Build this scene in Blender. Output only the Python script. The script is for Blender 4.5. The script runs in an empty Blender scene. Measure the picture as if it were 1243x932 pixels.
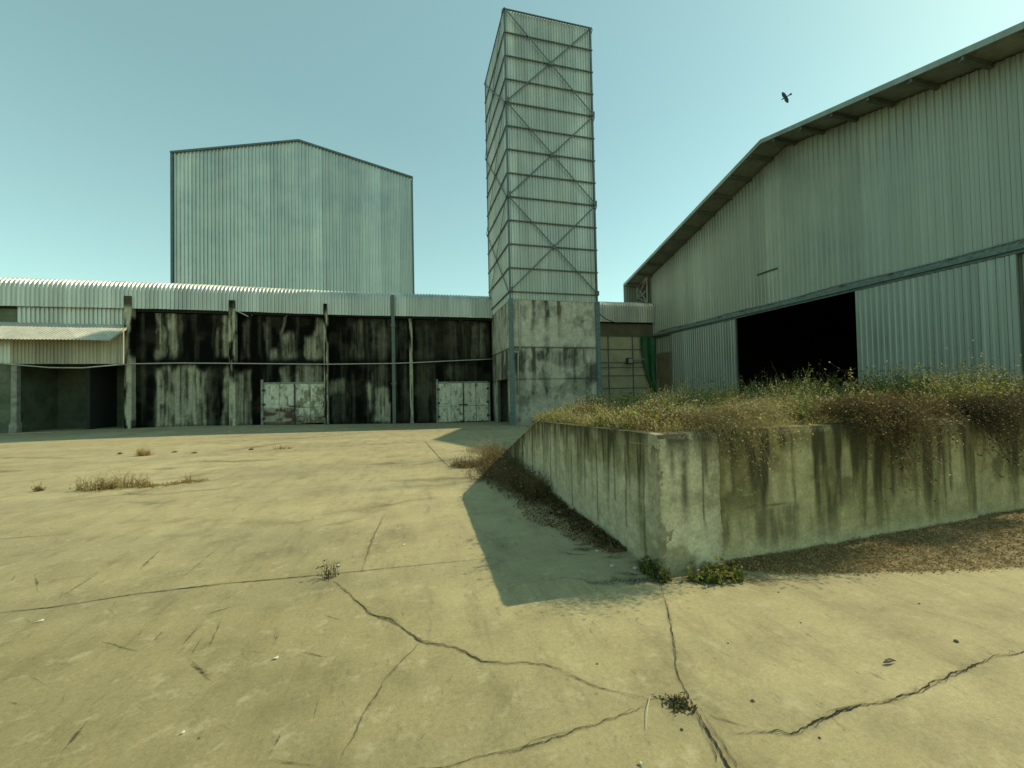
import bpy, math, random
import numpy as np
from mathutils import Vector, Matrix

random.seed(7)
RNG = np.random.RandomState(11)
scene = bpy.context.scene
COL = scene.collection

# ------------------------------------------------------------------ survey of the place
EYE = 1.65
F, YAW, PIT, ROLL = 490.4, 0.25455, 0.021656, -0.020443
fw = np.array([math.sin(YAW)*math.cos(PIT), math.cos(YAW)*math.cos(PIT), math.sin(PIT)])
rt = np.array([math.cos(YAW), -math.sin(YAW), 0.0])
up = np.cross(rt, fw)
r2 = math.cos(ROLL)*rt + math.sin(ROLL)*up
u2 = -math.sin(ROLL)*rt + math.cos(ROLL)*up
EYEP = np.array([0, 0, EYE])

def ray(x, y):
    return fw*F + r2*(x-621.5) - u2*(y-466)
def on(ax, val, x, y):
    """survey point: where the sight line meets the plane axis=val"""
    d = ray(x, y); t = (val-EYEP[ax])/d[ax]
    return EYEP + d*t
def gnd(x, y, z=0.0):
    return on(2, z, x, y)

# ------------------------------------------------------------------ numpy noise
_T = np.random.RandomState(3).rand(256, 256)
def vnoise(x, y, seed=0):
    x = np.asarray(x, float)+seed*17.31; y = np.asarray(y, float)+seed*9.77
    xi = np.floor(x).astype(int); yi = np.floor(y).astype(int)
    fx = x-xi; fy = y-yi
    fx = fx*fx*(3-2*fx); fy = fy*fy*(3-2*fy)
    a = _T[xi % 256, yi % 256]; b = _T[(xi+1) % 256, yi % 256]
    c = _T[xi % 256, (yi+1) % 256]; d = _T[(xi+1) % 256, (yi+1) % 256]
    return (a*(1-fx)+b*fx)*(1-fy)+(c*(1-fx)+d*fx)*fy
def fbm(x, y, seed=0, o=4):
    s = 0; a = 0.5; n = 0
    for k in range(o):
        s = s+a*vnoise(x, y, seed+k); n += a
        x = np.asarray(x)*2.03; y = np.asarray(y)*2.03; a *= 0.5
    return s/n
def sst(a, b, x):
    t = np.clip((np.asarray(x, float)-a)/(b-a), 0, 1)
    return t*t*(3-2*t)
def mixc(a, b, t):
    return a+(b-a)*t[..., None]

# ------------------------------------------------------------------ materials
def new_mat(name):
    m = bpy.data.materials.new(name); m.use_nodes = True
    nt = m.node_tree; b = nt.nodes['Principled BSDF']
    return m, nt, b
def N(nt, t, **kw):
    n = nt.nodes.new(t)
    for k, v in kw.items(): setattr(n, k, v)
    return n
def noise_node(nt, scale, detail=5, rough=0.55, vec=None):
    n = N(nt, 'ShaderNodeTexNoise'); n.inputs['Scale'].default_value = scale
    n.inputs['Detail'].default_value = detail; n.inputs['Roughness'].default_value = rough
    if vec is not None: nt.links.new(vec, n.inputs['Vector'])
    return n
def ramp(nt, fac, stops):
    r = N(nt, 'ShaderNodeValToRGB'); el = r.color_ramp.elements
    while len(el) < len(stops): el.new(0.5)
    for e, (p, c) in zip(el, stops):
        e.position = p; e.color = (c, c, c, 1) if isinstance(c, (int, float)) else (*c, 1)
    nt.links.new(fac, r.inputs['Fac']); return r.outputs['Color']
def mixrgb(nt, fac, a, b, mode='MIX'):
    m = N(nt, 'ShaderNodeMix', data_type='RGBA', blend_type=mode)
    for sock, v in ((m.inputs[0], fac), (m.inputs[6], a), (m.inputs[7], b)):
        if hasattr(v, 'links'): nt.links.new(v, sock)
        elif isinstance(v, (int, float)): sock.default_value = v
        else: sock.default_value = (*v, 1)
    return m.outputs[2]
def coords(nt, scale=(1, 1, 1)):
    g = N(nt, 'ShaderNodeNewGeometry'); mp = N(nt, 'ShaderNodeMapping')
    mp.inputs['Scale'].default_value = scale
    nt.links.new(g.outputs['Position'], mp.inputs['Vector'])
    return mp.outputs['Vector']
def bump(nt, b, h, strength, dist=0.02):
    n = N(nt, 'ShaderNodeBump'); n.inputs['Strength'].default_value = strength
    n.inputs['Distance'].default_value = dist
    nt.links.new(h, n.inputs['Height']); nt.links.new(n.outputs['Normal'], b.inputs['Normal'])

def metal_mat(name, base, streak=0.5, rough=0.5, metallic=0.35, sheet=0.76, axis=0):
    """weathered zinc sheet: per-sheet tone, run-down dirt, faint blotches"""
    m, nt, b = new_mat(name)
    g = N(nt, 'ShaderNodeNewGeometry'); sx = N(nt, 'ShaderNodeSeparateXYZ')
    nt.links.new(g.outputs['Position'], sx.inputs[0])
    ad = N(nt, 'ShaderNodeMath', operation='ADD'); nt.links.new(sx.outputs[0], ad.inputs[0]); nt.links.new(sx.outputs[1], ad.inputs[1])
    dv = N(nt, 'ShaderNodeMath', operation='DIVIDE'); nt.links.new(ad.outputs[0], dv.inputs[0]); dv.inputs[1].default_value = sheet
    fl = N(nt, 'ShaderNodeMath', operation='FLOOR'); nt.links.new(dv.outputs[0], fl.inputs[0])
    wn = N(nt, 'ShaderNodeTexWhiteNoise', noise_dimensions='1D'); nt.links.new(fl.outputs[0], wn.inputs['W'])
    tone = ramp(nt, wn.outputs['Value'], [(0, 0.84), (1, 1.1)])
    st = noise_node(nt, 1.0, 5, 0.6, coords(nt, (3.2, 3.2, 0.16)))
    dirt = ramp(nt, st.outputs['Fac'], [(0.35, 1-streak*0.5), (0.62, 1.0)])
    bl = noise_node(nt, 0.45, 4, 0.6, coords(nt, (1, 1, 1)))
    blot = ramp(nt, bl.outputs['Fac'], [(0.3, 0.82), (0.7, 1.08)])
    c = mixrgb(nt, 1.0, base, tone, 'MULTIPLY'); c = mixrgb(nt, 1.0, c, dirt, 'MULTIPLY'); c = mixrgb(nt, 1.0, c, blot, 'MULTIPLY')
    nt.links.new(c, b.inputs['Base Color'])
    b.inputs['Metallic'].default_value = metallic
    rr = ramp(nt, bl.outputs['Fac'], [(0.3, rough-0.1), (0.7, rough+0.15)])
    nt.links.new(rr, b.inputs['Roughness'])
    return m
def plain_mat(name, base, rough=0.7, metallic=0.0, var=0.25, scale=3.0):
    m, nt, b = new_mat(name)
    n = noise_node(nt, scale, 6, 0.65, coords(nt))
    v = ramp(nt, n.outputs['Fac'], [(0.3, 1-var), (0.7, 1+var*0.6)])
    nt.links.new(mixrgb(nt, 1.0, base, v, 'MULTIPLY'), b.inputs['Base Color'])
    b.inputs['Roughness'].default_value = rough; b.inputs['Metallic'].default_value = metallic
    bump(nt, b, n.outputs['Fac'], 0.25, 0.01)
    return m
def paint_mat(name, rough=0.9, fine=28.0, bstr=0.5, bdist=0.012, spec=0.25):
    """surface whose stains are laid down per vertex (attribute Col), with grain"""
    m, nt, b = new_mat(name)
    a = N(nt, 'ShaderNodeAttribute', attribute_name='Col')
    v = coords(nt)
    n1 = noise_node(nt, fine, 7, 0.7, v); n2 = noise_node(nt, fine*0.22, 6, 0.65, v)
    c = mixrgb(nt, 1.0, a.outputs['Color'], ramp(nt, n1.outputs['Fac'], [(0.3, 0.72), (0.72, 1.22)]), 'MULTIPLY')
    c = mixrgb(nt, 1.0, c, ramp(nt, n2.outputs['Fac'], [(0.3, 0.74), (0.7, 1.18)]), 'MULTIPLY')
    nt.links.new(c, b.inputs['Base Color'])
    b.inputs['Roughness'].default_value = rough
    b.inputs['Specular IOR Level'].default_value = spec
    ad = N(nt, 'ShaderNodeMath', operation='ADD'); nt.links.new(n1.outputs['Fac'], ad.inputs[0]); nt.links.new(n2.outputs['Fac'], ad.inputs[1])
    bump(nt, b, ad.outputs[0], bstr, bdist)
    return m
def leaf_mat(name, trans=0.35):
    m, nt, b = new_mat(name)
    a = N(nt, 'ShaderNodeAttribute', attribute_name='Col')
    nt.links.new(a.outputs['Color'], b.inputs['Base Color'])
    b.inputs['Roughness'].default_value = 0.75; b.inputs['Specular IOR Level'].default_value = 0.2
    t = N(nt, 'ShaderNodeBsdfTranslucent'); nt.links.new(a.outputs['Color'], t.inputs['Color'])
    mx = N(nt, 'ShaderNodeMixShader'); mx.inputs[0].default_value = trans
    nt.links.new(b.outputs[0], mx.inputs[1]); nt.links.new(t.outputs[0], mx.inputs[2])
    nt.links.new(mx.outputs[0], nt.nodes['Material Output'].inputs['Surface'])
    return m

def ground_mat():
    m, nt, b = new_mat('yard_concrete')
    v = coords(nt)
    big = noise_node(nt, 0.22, 6, 0.6, v)
    band = noise_node(nt, 1.0, 6, 0.62, coords(nt, (0.12, 0.55, 1)))
    mid = noise_node(nt, 1.7, 8, 0.68, v)
    sweep = noise_node(nt, 1.0, 7, 0.65, coords(nt, (5.0, 1.1, 1)))
    fine = noise_node(nt, 38.0, 8, 0.75, v)
    spk = N(nt, 'ShaderNodeTexVoronoi'); spk.inputs['Scale'].default_value = 21.0; nt.links.new(v, spk.inputs['Vector'])
    c = mixrgb(nt, ramp(nt, big.outputs['Fac'], [(0.35, 0.0), (0.65, 1.0)]), (0.325, 0.275, 0.150), (0.395, 0.340, 0.190))
    c = mixrgb(nt, ramp(nt, band.outputs['Fac'], [(0.40, 0.34), (0.52, 0.0)]), c, (0.205, 0.185, 0.125))
    c = mixrgb(nt, 1.0, c, ramp(nt, mid.outputs['Fac'], [(0.28, 0.70), (0.48, 0.98), (0.75, 1.14)]), 'MULTIPLY')
    c = mixrgb(nt, 1.0, c, ramp(nt, sweep.outputs['Fac'], [(0.30, 0.78), (0.45, 1.0), (0.7, 1.08)]), 'MULTIPLY')
    c = mixrgb(nt, 1.0, c, ramp(nt, fine.outputs['Fac'], [(0.3, 0.80), (0.7, 1.15)]), 'MULTIPLY')
    c = mixrgb(nt, ramp(nt, spk.outputs['Distance'], [(0.045, 0.55), (0.075, 0.0)]), c, (0.12, 0.11, 0.07))
    # vignette painted into the slab colour: darker and browner towards the near left
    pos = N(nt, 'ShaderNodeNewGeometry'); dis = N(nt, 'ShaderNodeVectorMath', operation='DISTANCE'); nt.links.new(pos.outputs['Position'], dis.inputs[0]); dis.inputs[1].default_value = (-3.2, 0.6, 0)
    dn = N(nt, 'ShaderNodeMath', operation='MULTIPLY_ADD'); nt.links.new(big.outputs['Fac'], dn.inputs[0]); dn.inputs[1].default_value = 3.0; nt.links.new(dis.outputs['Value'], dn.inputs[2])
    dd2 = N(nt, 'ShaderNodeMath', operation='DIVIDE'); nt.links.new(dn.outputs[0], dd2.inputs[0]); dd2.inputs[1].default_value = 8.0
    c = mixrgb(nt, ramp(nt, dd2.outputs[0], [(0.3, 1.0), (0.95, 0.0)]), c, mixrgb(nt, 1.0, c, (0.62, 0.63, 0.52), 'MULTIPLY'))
    fk = noise_node(nt, 1.0, 9, 0.78, coords(nt, (13.0, 5.5, 1))); c = mixrgb(nt, ramp(nt, fk.outputs['Fac'], [(0.34, 0.75), (0.425, 0.0)]), c, (0.15, 0.13, 0.08))
    lt = noise_node(nt, 6.0, 8, 0.7, v); c = mixrgb(nt, ramp(nt, lt.outputs['Fac'], [(0.55, 0.0), (0.68, 0.45)]), c, (0.47, 0.42, 0.27))
    gr = noise_node(nt, 140.0, 4, 0.7, v); c = mixrgb(nt, 1.0, c, ramp(nt, gr.outputs['Fac'], [(0.3, 0.82), (0.7, 1.14)]), 'MULTIPLY')
    nt.links.new(c, b.inputs['Base Color'])
    b.inputs['Roughness'].default_value = 0.92; b.inputs['Specular IOR Level'].default_value = 0.25
    ad = N(nt, 'ShaderNodeMath', operation='ADD'); nt.links.new(fine.outputs['Fac'], ad.inputs[0]); nt.links.new(mid.outputs['Fac'], ad.inputs[1])
    bump(nt, b, ad.outputs[0], 0.35, 0.008)
    return m
def stain_mat(name, colr):
    """thin dirt lying on the slab, worn away in a grain pattern (alpha attribute A)"""
    m, nt, b = new_mat(name)
    a = N(nt, 'ShaderNodeAttribute', attribute_name='Col')
    n = noise_node(nt, 42.0, 8, 0.8, coords(nt, (1, 1, 1)))
    k = ramp(nt, n.outputs['Fac'], [(0.40, 0.0), (0.58, 1.0)])
    mu = N(nt, 'ShaderNodeMath', operation='MULTIPLY'); nt.links.new(a.outputs['Color'], mu.inputs[0]); nt.links.new(k, mu.inputs[1])
    b.inputs['Base Color'].default_value = (*colr, 1); b.inputs['Roughness'].default_value = 0.95
    b.inputs['Specular IOR Level'].default_value = 0.1
    nt.links.new(mu.outputs[0], b.inputs['Alpha'])
    return m

M = {}
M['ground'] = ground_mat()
M['crack'] = plain_mat('crack_dirt', (0.014, 0.012, 0.007), 1.0)
M['stain'] = stain_mat('scuff_dirt', (0.07, 0.065, 0.04))
M['moss'] = stain_mat('damp_moss', (0.045, 0.06, 0.042))
M['zinc'] = metal_mat('zinc_sheet', (0.60, 0.62, 0.55), 0.4, 0.42, 0.7)
M['zinc_far'] = metal_mat('zinc_sheet_tall_block', (0.60, 0.64, 0.57), 0.25, 0.40, 0.75, 0.9)
M['zinc_roof'] = metal_mat('zinc_sheet_eave', (0.62, 0.64, 0.57), 0.35, 0.42, 0.6)
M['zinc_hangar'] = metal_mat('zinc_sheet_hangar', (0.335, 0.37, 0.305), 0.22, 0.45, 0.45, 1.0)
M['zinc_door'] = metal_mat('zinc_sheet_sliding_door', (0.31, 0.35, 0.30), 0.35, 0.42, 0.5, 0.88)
M['zinc_tower'] = metal_mat('zinc_sheet_tower', (0.58, 0.60, 0.51), 0.45, 0.45, 0.6, 0.8)
M['zinc_tan'] = metal_mat('zinc_sheet_tan', (0.50, 0.465, 0.34), 0.5, 0.65, 0.05)
M['awning'] = metal_mat('zinc_sheet_awning', (0.50, 0.485, 0.405), 0.3, 0.65, 0.05)
M['steel'] = plain_mat('dark_steel', (0.115, 0.135, 0.115), 0.55, 0.3)
M['trim'] = plain_mat('blue_grey_trim', (0.10, 0.14, 0.145), 0.5, 0.2)
M['soffit'] = plain_mat('roof_underside', (0.23, 0.25, 0.21), 0.6, 0.2)
M['bluesteel'] = plain_mat('blue_painted_post', (0.13, 0.185, 0.175), 0.65, 0.1, 0.45, 6)
M['dirtwall'] = paint_mat('mouldy_concrete', 0.97, 9.0, 0.4, 0.02, 0.08)
M['dockwall'] = paint_mat('weathered_dock_concrete', 0.92, 34.0, 0.55, 0.010)
M['towerwall'] = paint_mat('stained_tower_concrete', 0.92, 10.0, 0.4, 0.02)
M['doorpaint'] = paint_mat('peeling_white_paint', 0.7, 14.0, 0.3, 0.01)
M['concrete'] = plain_mat('grey_concrete', (0.27, 0.27, 0.21), 0.9, 0, 0.45, 4)
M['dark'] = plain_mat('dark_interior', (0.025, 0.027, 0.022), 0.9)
M['infill'] = plain_mat('green_grey_infill', (0.12, 0.14, 0.085), 0.9, 0, 0.45, 1.4)
M['greenwall'] = plain_mat('green_grey_wall', (0.030, 0.032, 0.018), 0.95, 0, 0.45, 1.2)
M['panel'] = plain_mat('cement_panel', (0.44, 0.385, 0.235), 0.85, 0, 0.2, 1.2)
M['brown'] = plain_mat('brown_board', (0.135, 0.115, 0.065), 0.8, 0, 0.3, 1.5)
M['tarp'] = plain_mat('green_tarpaulin', (0.012, 0.085, 0.024), 0.6, 0, 0.3, 2)
M['pale'] = plain_mat('pale_pipe', (0.45, 0.42, 0.31), 0.6, 0, 0.2, 6)
M['cable'] = plain_mat('grey_cable', (0.40, 0.40, 0.34), 0.6, 0, 0.2, 6)
M['black'] = plain_mat('black_casing', (0.02, 0.022, 0.02), 0.5)
M['rust'] = plain_mat('rusty_iron', (0.10, 0.05, 0.03), 0.85, 0.2, 0.4, 8)
M['glass'] = plain_mat('lamp_glass', (0.30, 0.33, 0.30), 0.15)
M['soil'] = plain_mat('dry_soil', (0.12, 0.095, 0.055), 0.95, 0, 0.4, 5)
M['mulch'] = plain_mat('dry_mulch_bed', (0.22, 0.165, 0.075), 0.95, 0, 0.5, 14)
M['leaf'] = leaf_mat('weed_leaf', 0.35)
M['dry'] = leaf_mat('dry_stalk', 0.2)
M['stone'] = plain_mat('stone', (0.11, 0.09, 0.06), 0.9, 0, 0.4, 30)
M['palestone'] = plain_mat('pale_rubble', (0.48, 0.46, 0.38), 0.9, 0, 0.3, 30)
M['litter'] = plain_mat('paper_scrap', (0.55, 0.53, 0.44), 0.8, 0, 0.1, 20)
M['feather'] = plain_mat('dark_feather', (0.022, 0.03, 0.028), 0.7)

# ------------------------------------------------------------------ object helpers
def link(name, me, mat, parent=None):
    o = bpy.data.objects.new(name, me); COL.objects.link(o)
    for m in (mat if isinstance(mat, (list, tuple)) else [mat]): me.materials.append(m)
    if parent is not None:
        o.parent = parent
        o.matrix_parent_inverse = Matrix.Translation(parent.location).inverted() if parent.type == 'EMPTY' else Matrix.Identity(4)
    return o
def tag(o, label, cat, group=None, kind=None):
    o['label'] = label
    if cat: o['category'] = cat
    if group: o['group'] = group
    if kind: o['kind'] = kind
    return o
def thing(name, label, cat, loc=(0, 0, 0), group=None):
    o = bpy.data.objects.new(name, None); COL.objects.link(o)
    o.location = loc; o.empty_display_size = 0.3
    return tag(o, label, cat, group)

class MB:
    def __init__(s): s.v = []; s.f = []; s.m = []
    def add(s, vs, fs, mi=0):
        k = len(s.v); s.v += [tuple(map(float, p)) for p in vs]; s.f += [tuple(i+k for i in f) for f in fs]; s.m += [mi]*len(fs)
    def box(s, a, b, mi=0):
        x0, y0, z0 = a; x1, y1, z1 = b
        s.add([(x0,y0,z0),(x1,y0,z0),(x1,y1,z0),(x0,y1,z0),(x0,y0,z1),(x1,y0,z1),(x1,y1,z1),(x0,y1,z1)],
              [(0,3,2,1),(4,5,6,7),(0,1,5,4),(1,2,6,5),(2,3,7,6),(3,0,4,7)], mi)
    def bar(s, p, q, w, d, nrm, mi=0):
        """rectangular bar from p to q; w across, d along nrm"""
        p = np.array(p, float); q = np.array(q, float); n = np.array(nrm, float); t = q-p
        t /= np.linalg.norm(t); n = n-t*n.dot(t); n /= np.linalg.norm(n); c = np.cross(t, n)
        vs = []
        for e in (p, q):
            for a, b in ((-1,-1),(1,-1),(1,1),(-1,1)): vs.append(e+c*a*w/2+n*b*d/2)
        s.add(vs, [(3,2,1,0),(4,5,6,7),(0,1,5,4),(1,2,6,5),(2,3,7,6),(3,0,4,7)], mi)
    def tube(s, pts, r, n=8, mi=0, caps=True):
        pts = [np.array(p, float) for p in pts]; rings = []
        for i, p in enumerate(pts):
            t = pts[min(i+1, len(pts)-1)]-pts[max(i-1, 0)]; t /= np.linalg.norm(t)
            a = np.cross(t, (0, 0, 1)) if abs(t[2]) < 0.9 else np.cross(t, (1, 0, 0)); a /= np.linalg.norm(a); b = np.cross(t, a)
            rr = r[i] if isinstance(r, (list, tuple)) else r
            rings.append([p+rr*(math.cos(2*math.pi*k/n)*a+math.sin(2*math.pi*k/n)*b) for k in range(n)])
        vs = [q for R in rings for q in R]; fs = []
        for i in range(len(pts)-1):
            for k in range(n): fs.append((i*n+k, i*n+(k+1) % n, (i+1)*n+(k+1) % n, (i+1)*n+k))
        if caps: fs += [tuple(range(n-1, -1, -1)), tuple((len(pts)-1)*n+k for k in range(n))]
        s.add(vs, fs, mi)
    def prism(s, poly, off, mi=0):
        n = len(poly); o = np.array(off, float)
        vs = [np.array(p, float) for p in poly]; vs += [p+o for p in vs]
        s.add(vs, [tuple(range(n-1, -1, -1)), tuple(range(n, 2*n))]+[(i, (i+1) % n, n+(i+1) % n, n+i) for i in range(n)], mi)
    def build(s, name, mat, parent=None, smooth=False, bevel=0):
        me = bpy.data.meshes.new(name); me.from_pydata(s.v, [], s.f); me.validate()
        if len(set(s.m)) > 1: me.polygons.foreach_set('material_index', s.m[:len(me.polygons)])
        import bmesh
        bm = bmesh.new(); bm.from_mesh(me); bmesh.ops.recalc_face_normals(bm, faces=bm.faces); bm.to_mesh(me); bm.free()
        if smooth: me.polygons.foreach_set('use_smooth', [True]*len(me.polygons))
        o = link(name, me, mat, parent)
        if bevel:
            md = o.modifiers.new('edge', 'BEVEL'); md.width = bevel; md.segments = 2; md.limit_method = 'ANGLE'
        return o

def quads(name, V, Q, mat, parent=None, col=None, mi=None, smooth=False):
    V = np.asarray(V, np.float32); Q = np.asarray(Q, np.int32)
    me = bpy.data.meshes.new(name)
    me.vertices.add(len(V)); me.vertices.foreach_set('co', V.ravel())
    me.loops.add(Q.size); me.loops.foreach_set('vertex_index', Q.ravel())
    me.polygons.add(len(Q)); me.polygons.foreach_set('loop_start', np.arange(0, Q.size, 4, dtype=np.int32))
    if mi is not None: me.polygons.foreach_set('material_index', np.asarray(mi, np.int32))
    me.polygons.foreach_set('use_smooth', np.full(len(Q), smooth))
    me.update(calc_edges=True)
    if col is not None:
        c = np.ones((len(V), 4), np.float32); c[:, :3] = col
        at = me.color_attributes.new('Col', 'FLOAT_COLOR', 'POINT'); at.data.foreach_set('color', c.ravel())
    return link(name, me, mat, parent)

def slab(name, place, ss, hs, colfn, t, mat, parent=None, mask=None, smooth=False):
    """painted wall: grid ss x hs placed by place(s,h,depth); depth 0 = face, t = back"""
    S, H = np.meshgrid(ss, hs, indexing='ij'); n, m = S.shape
    Fv = place(S, H, 0.0).reshape(-1, 3); B = place(S, H, t).reshape(-1, 3)
    idx = np.arange(n*m).reshape(n, m)
    keep = np.ones((n-1, m-1), bool)
    if mask is not None: keep = mask((S[:-1, :-1]+S[1:, 1:])/2, (H[:-1, :-1]+H[1:, 1:])/2)
    a = idx[:-1, :-1][keep]; b = idx[1:, :-1][keep]; c = idx[1:, 1:][keep]; d = idx[:-1, 1:][keep]
    q = np.stack([a, b, c, d], 1); K = n*m
    sides = []
    kp = np.pad(keep, 1)
    for di, dj, (e0, e1) in ((-1, 0, ('a', 'd')), (1, 0, ('c', 'b')), (0, -1, ('b', 'a')), (0, 1, ('d', 'c'))):
        nb = kp[1+di:n+di, 1+dj:m+dj]
        w = keep & ~nb
        cc = {'a': idx[:-1, :-1], 'b': idx[1:, :-1], 'c': idx[1:, 1:], 'd': idx[:-1, 1:]}
        p0 = cc[e0][w]; p1 = cc[e1][w]
        sides.append(np.stack([p0, p1, p1+K, p0+K], 1))
    Q = np.concatenate([q, q[:, ::-1]+K]+sides)
    C = colfn(S, H).reshape(-1, 3)
    return quads(name, np.concatenate([Fv, B]), Q, mat, parent, np.concatenate([C, C]), smooth=smooth)

def corr(name, a0, a1, pitch, depth, bot, top, place, mat, parent=None, mask=None, nh=1):
    """trapezoidal corrugated sheet; place(a, h, out)"""
    k = int(round((a1-a0)/pitch)); p = (a1-a0)/k
    aa = (np.arange(k)[:, None]*p+np.array([0, 0.42, 0.56, 0.86])*p).ravel()+a0
    dd = np.tile([0, 0, depth, depth], k); aa = np.append(aa, a1); dd = np.append(dd, 0)
    b = np.array([bot(x) if callable(bot) else bot for x in aa]); t = np.array([top(x) if callable(top) else top for x in aa])
    V = []; n = len(aa)
    for j in range(nh+1):
        f = j/nh
        V.append(np.stack(np.broadcast_arrays(*place(aa, b+(t-b)*f, dd)), 1))
    V = np.concatenate(V)
    i = np.arange(n-1); Q = np.concatenate([np.stack([j*n+i, j*n+i+1, (j+1)*n+i+1, (j+1)*n+i], 1) for j in range(nh)])
    return quads(name, V, Q, mat, parent)

# ------------------------------------------------------------------ vegetation helpers (vectorised)
class Veg:
    def __init__(s): s.V = []; s.Q = []; s.C = []; s.n = 0
    def _push(s, V, Q, C):
        s.V.append(V); s.Q.append(Q+s.n); s.C.append(C); s.n += len(V)
    def stems(s, base, tip, sag, w, c0, c1, seg=3):
        """ribbons from base to tip bowed by sag (N,3)"""
        n = len(base); t = np.linspace(0, 1, seg+1)
        P = base[:, None]+(tip-base)[:, None]*t[None, :, None]+sag[:, None]*(4*t*(1-t))[None, :, None]
        d = tip-base; side = np.cross(d, RNG.normal(size=(n, 3))); side /= np.linalg.norm(side, axis=1, keepdims=True)+1e-9
        wt = np.asarray(w).reshape(-1, 1)*np.linspace(1, 0.35, seg+1)[None]
        L = P-side[:, None]*wt[..., None]/2; R = P+side[:, None]*wt[..., None]/2
        V = np.stack([L, R], 2).reshape(-1, 3); K = (seg+1)*2
        q = np.array([[2*k, 2*k+1, 2*k+3, 2*k+2] for k in range(seg)])
        Q = (np.arange(n)[:, None, None]*K+q[None]).reshape(-1, 4)
        cc = c0[:, None]+(c1-c0)[:, None]*t[None, :, None]
        s._push(V, Q, np.repeat(cc, 2, axis=1).reshape(-1, 3))
        return P
    def leaves(s, pos, size, asp, c, droop=0.0, upb=0.0):
        n = len(pos); d = RNG.normal(size=(n, 3)); d[:, 2] = d[:, 2]*0.6+upb-droop
        d /= np.linalg.norm(d, axis=1, keepdims=True)
        nr = np.cross(d, RNG.normal(size=(n, 3))); nr /= np.linalg.norm(nr, axis=1, keepdims=True)
        L = np.asarray(size).reshape(-1, 1)*np.ones((n, 1)); W = L*asp
        V = np.stack([pos, pos+d*L*0.45+nr*W, pos+d*L, pos+d*L*0.45-nr*W], 1).reshape(-1, 3)
        s._push(V, np.arange(4*n).reshape(-1, 4), np.repeat(c, 4, axis=0))
    def heads(s, pos, r, c):
        n = len(pos); r = np.asarray(r).reshape(-1, 1)*np.ones((n, 1))
        for k in range(2):
            a = RNG.normal(size=(n, 3)); a /= np.linalg.norm(a, axis=1, keepdims=True)
            b = np.cross(a, RNG.normal(size=(n, 3))); b /= np.linalg.norm(b, axis=1, keepdims=True)
            V = np.stack([pos-a*r, pos+b*r, pos+a*r, pos-b*r], 1).reshape(-1, 3)
            s._push(V, np.arange(4*n).reshape(-1, 4), np.repeat(c, 4, axis=0))
    def build(s, name, mat, parent=None):
        return quads(name, np.concatenate(s.V), np.concatenate(s.Q), mat, parent, np.concatenate(s.C))
def tint(n, base, var=0.25, base2=None):
    c = np.tile(np.array(base, float), (n, 1))
    if base2 is not None:
        t = RNG.rand(n, 1); c = c*(1-t)+np.array(base2)*t
    return c*(1+var*RNG.uniform(-1, 1, (n, 1)))*(1+0.08*RNG.uniform(-1, 1, (n, 3)))
def weeds(vg, bx, by, bz, h, nst, spread, cstem, cleaf, chead, lpn=6, leaf=0.03, asp=0.28, headr=0.007, headp=0.5, w=0.0035, cl2=None, cs2=None, upb=0.3):
    """plants at (bx,by,bz): nst stems each, leaves along, seed heads at the tips"""
    n = len(bx)*nst; B = np.repeat(np.stack([bx, by, bz], 1), nst, axis=0)+RNG.normal(size=(n, 3))*[0.025, 0.025, 0]
    hh = np.repeat(np.asarray(h)*np.ones(len(bx)), nst)*RNG.uniform(0.45, 1.05, n)
    an = RNG.uniform(0, 2*math.pi, n); sp = np.abs(RNG.normal(size=n))*spread*hh
    T = B+np.stack([np.cos(an)*sp, np.sin(an)*sp, hh], 1)
    sag = RNG.normal(size=(n, 3))*(hh*0.08)[:, None]
    cs = tint(n, cstem, 0.25, cs2)
    P = vg.stems(B, T, sag, np.full(n, w), cs*0.8, cs)
    k = lpn*n; i = RNG.randint(0, n, k); t = RNG.uniform(0.08, 0.97, k)[:, None]
    pos = B[i]+(T-B)[i]*t+sag[i]*4*t*(1-t)
    vg.leaves(pos, leaf*RNG.uniform(0.5, 1.4, k), asp, tint(k, cleaf, 0.35, cl2), upb=upb)
    if headp > 0:
        hm = RNG.rand(n) < headp; m = hm.sum()
        if m: vg.heads(T[hm], headr*RNG.uniform(0.6, 1.5, m), tint(m, chead, 0.2))
    return T

# ------------------------------------------------------------------ the yard
def gz(u, v):
    """the yard falls gently towards the foot of the tower"""
    u = np.asarray(u, float); v = np.asarray(v, float)
    return -0.42*sst(-15, 6, u)*sst(10, 29, v)
def G(px, py):
    p = gnd(px, py)
    for _ in range(4): p = gnd(px, py, float(gz(p[0], p[1])))
    return p

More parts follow.
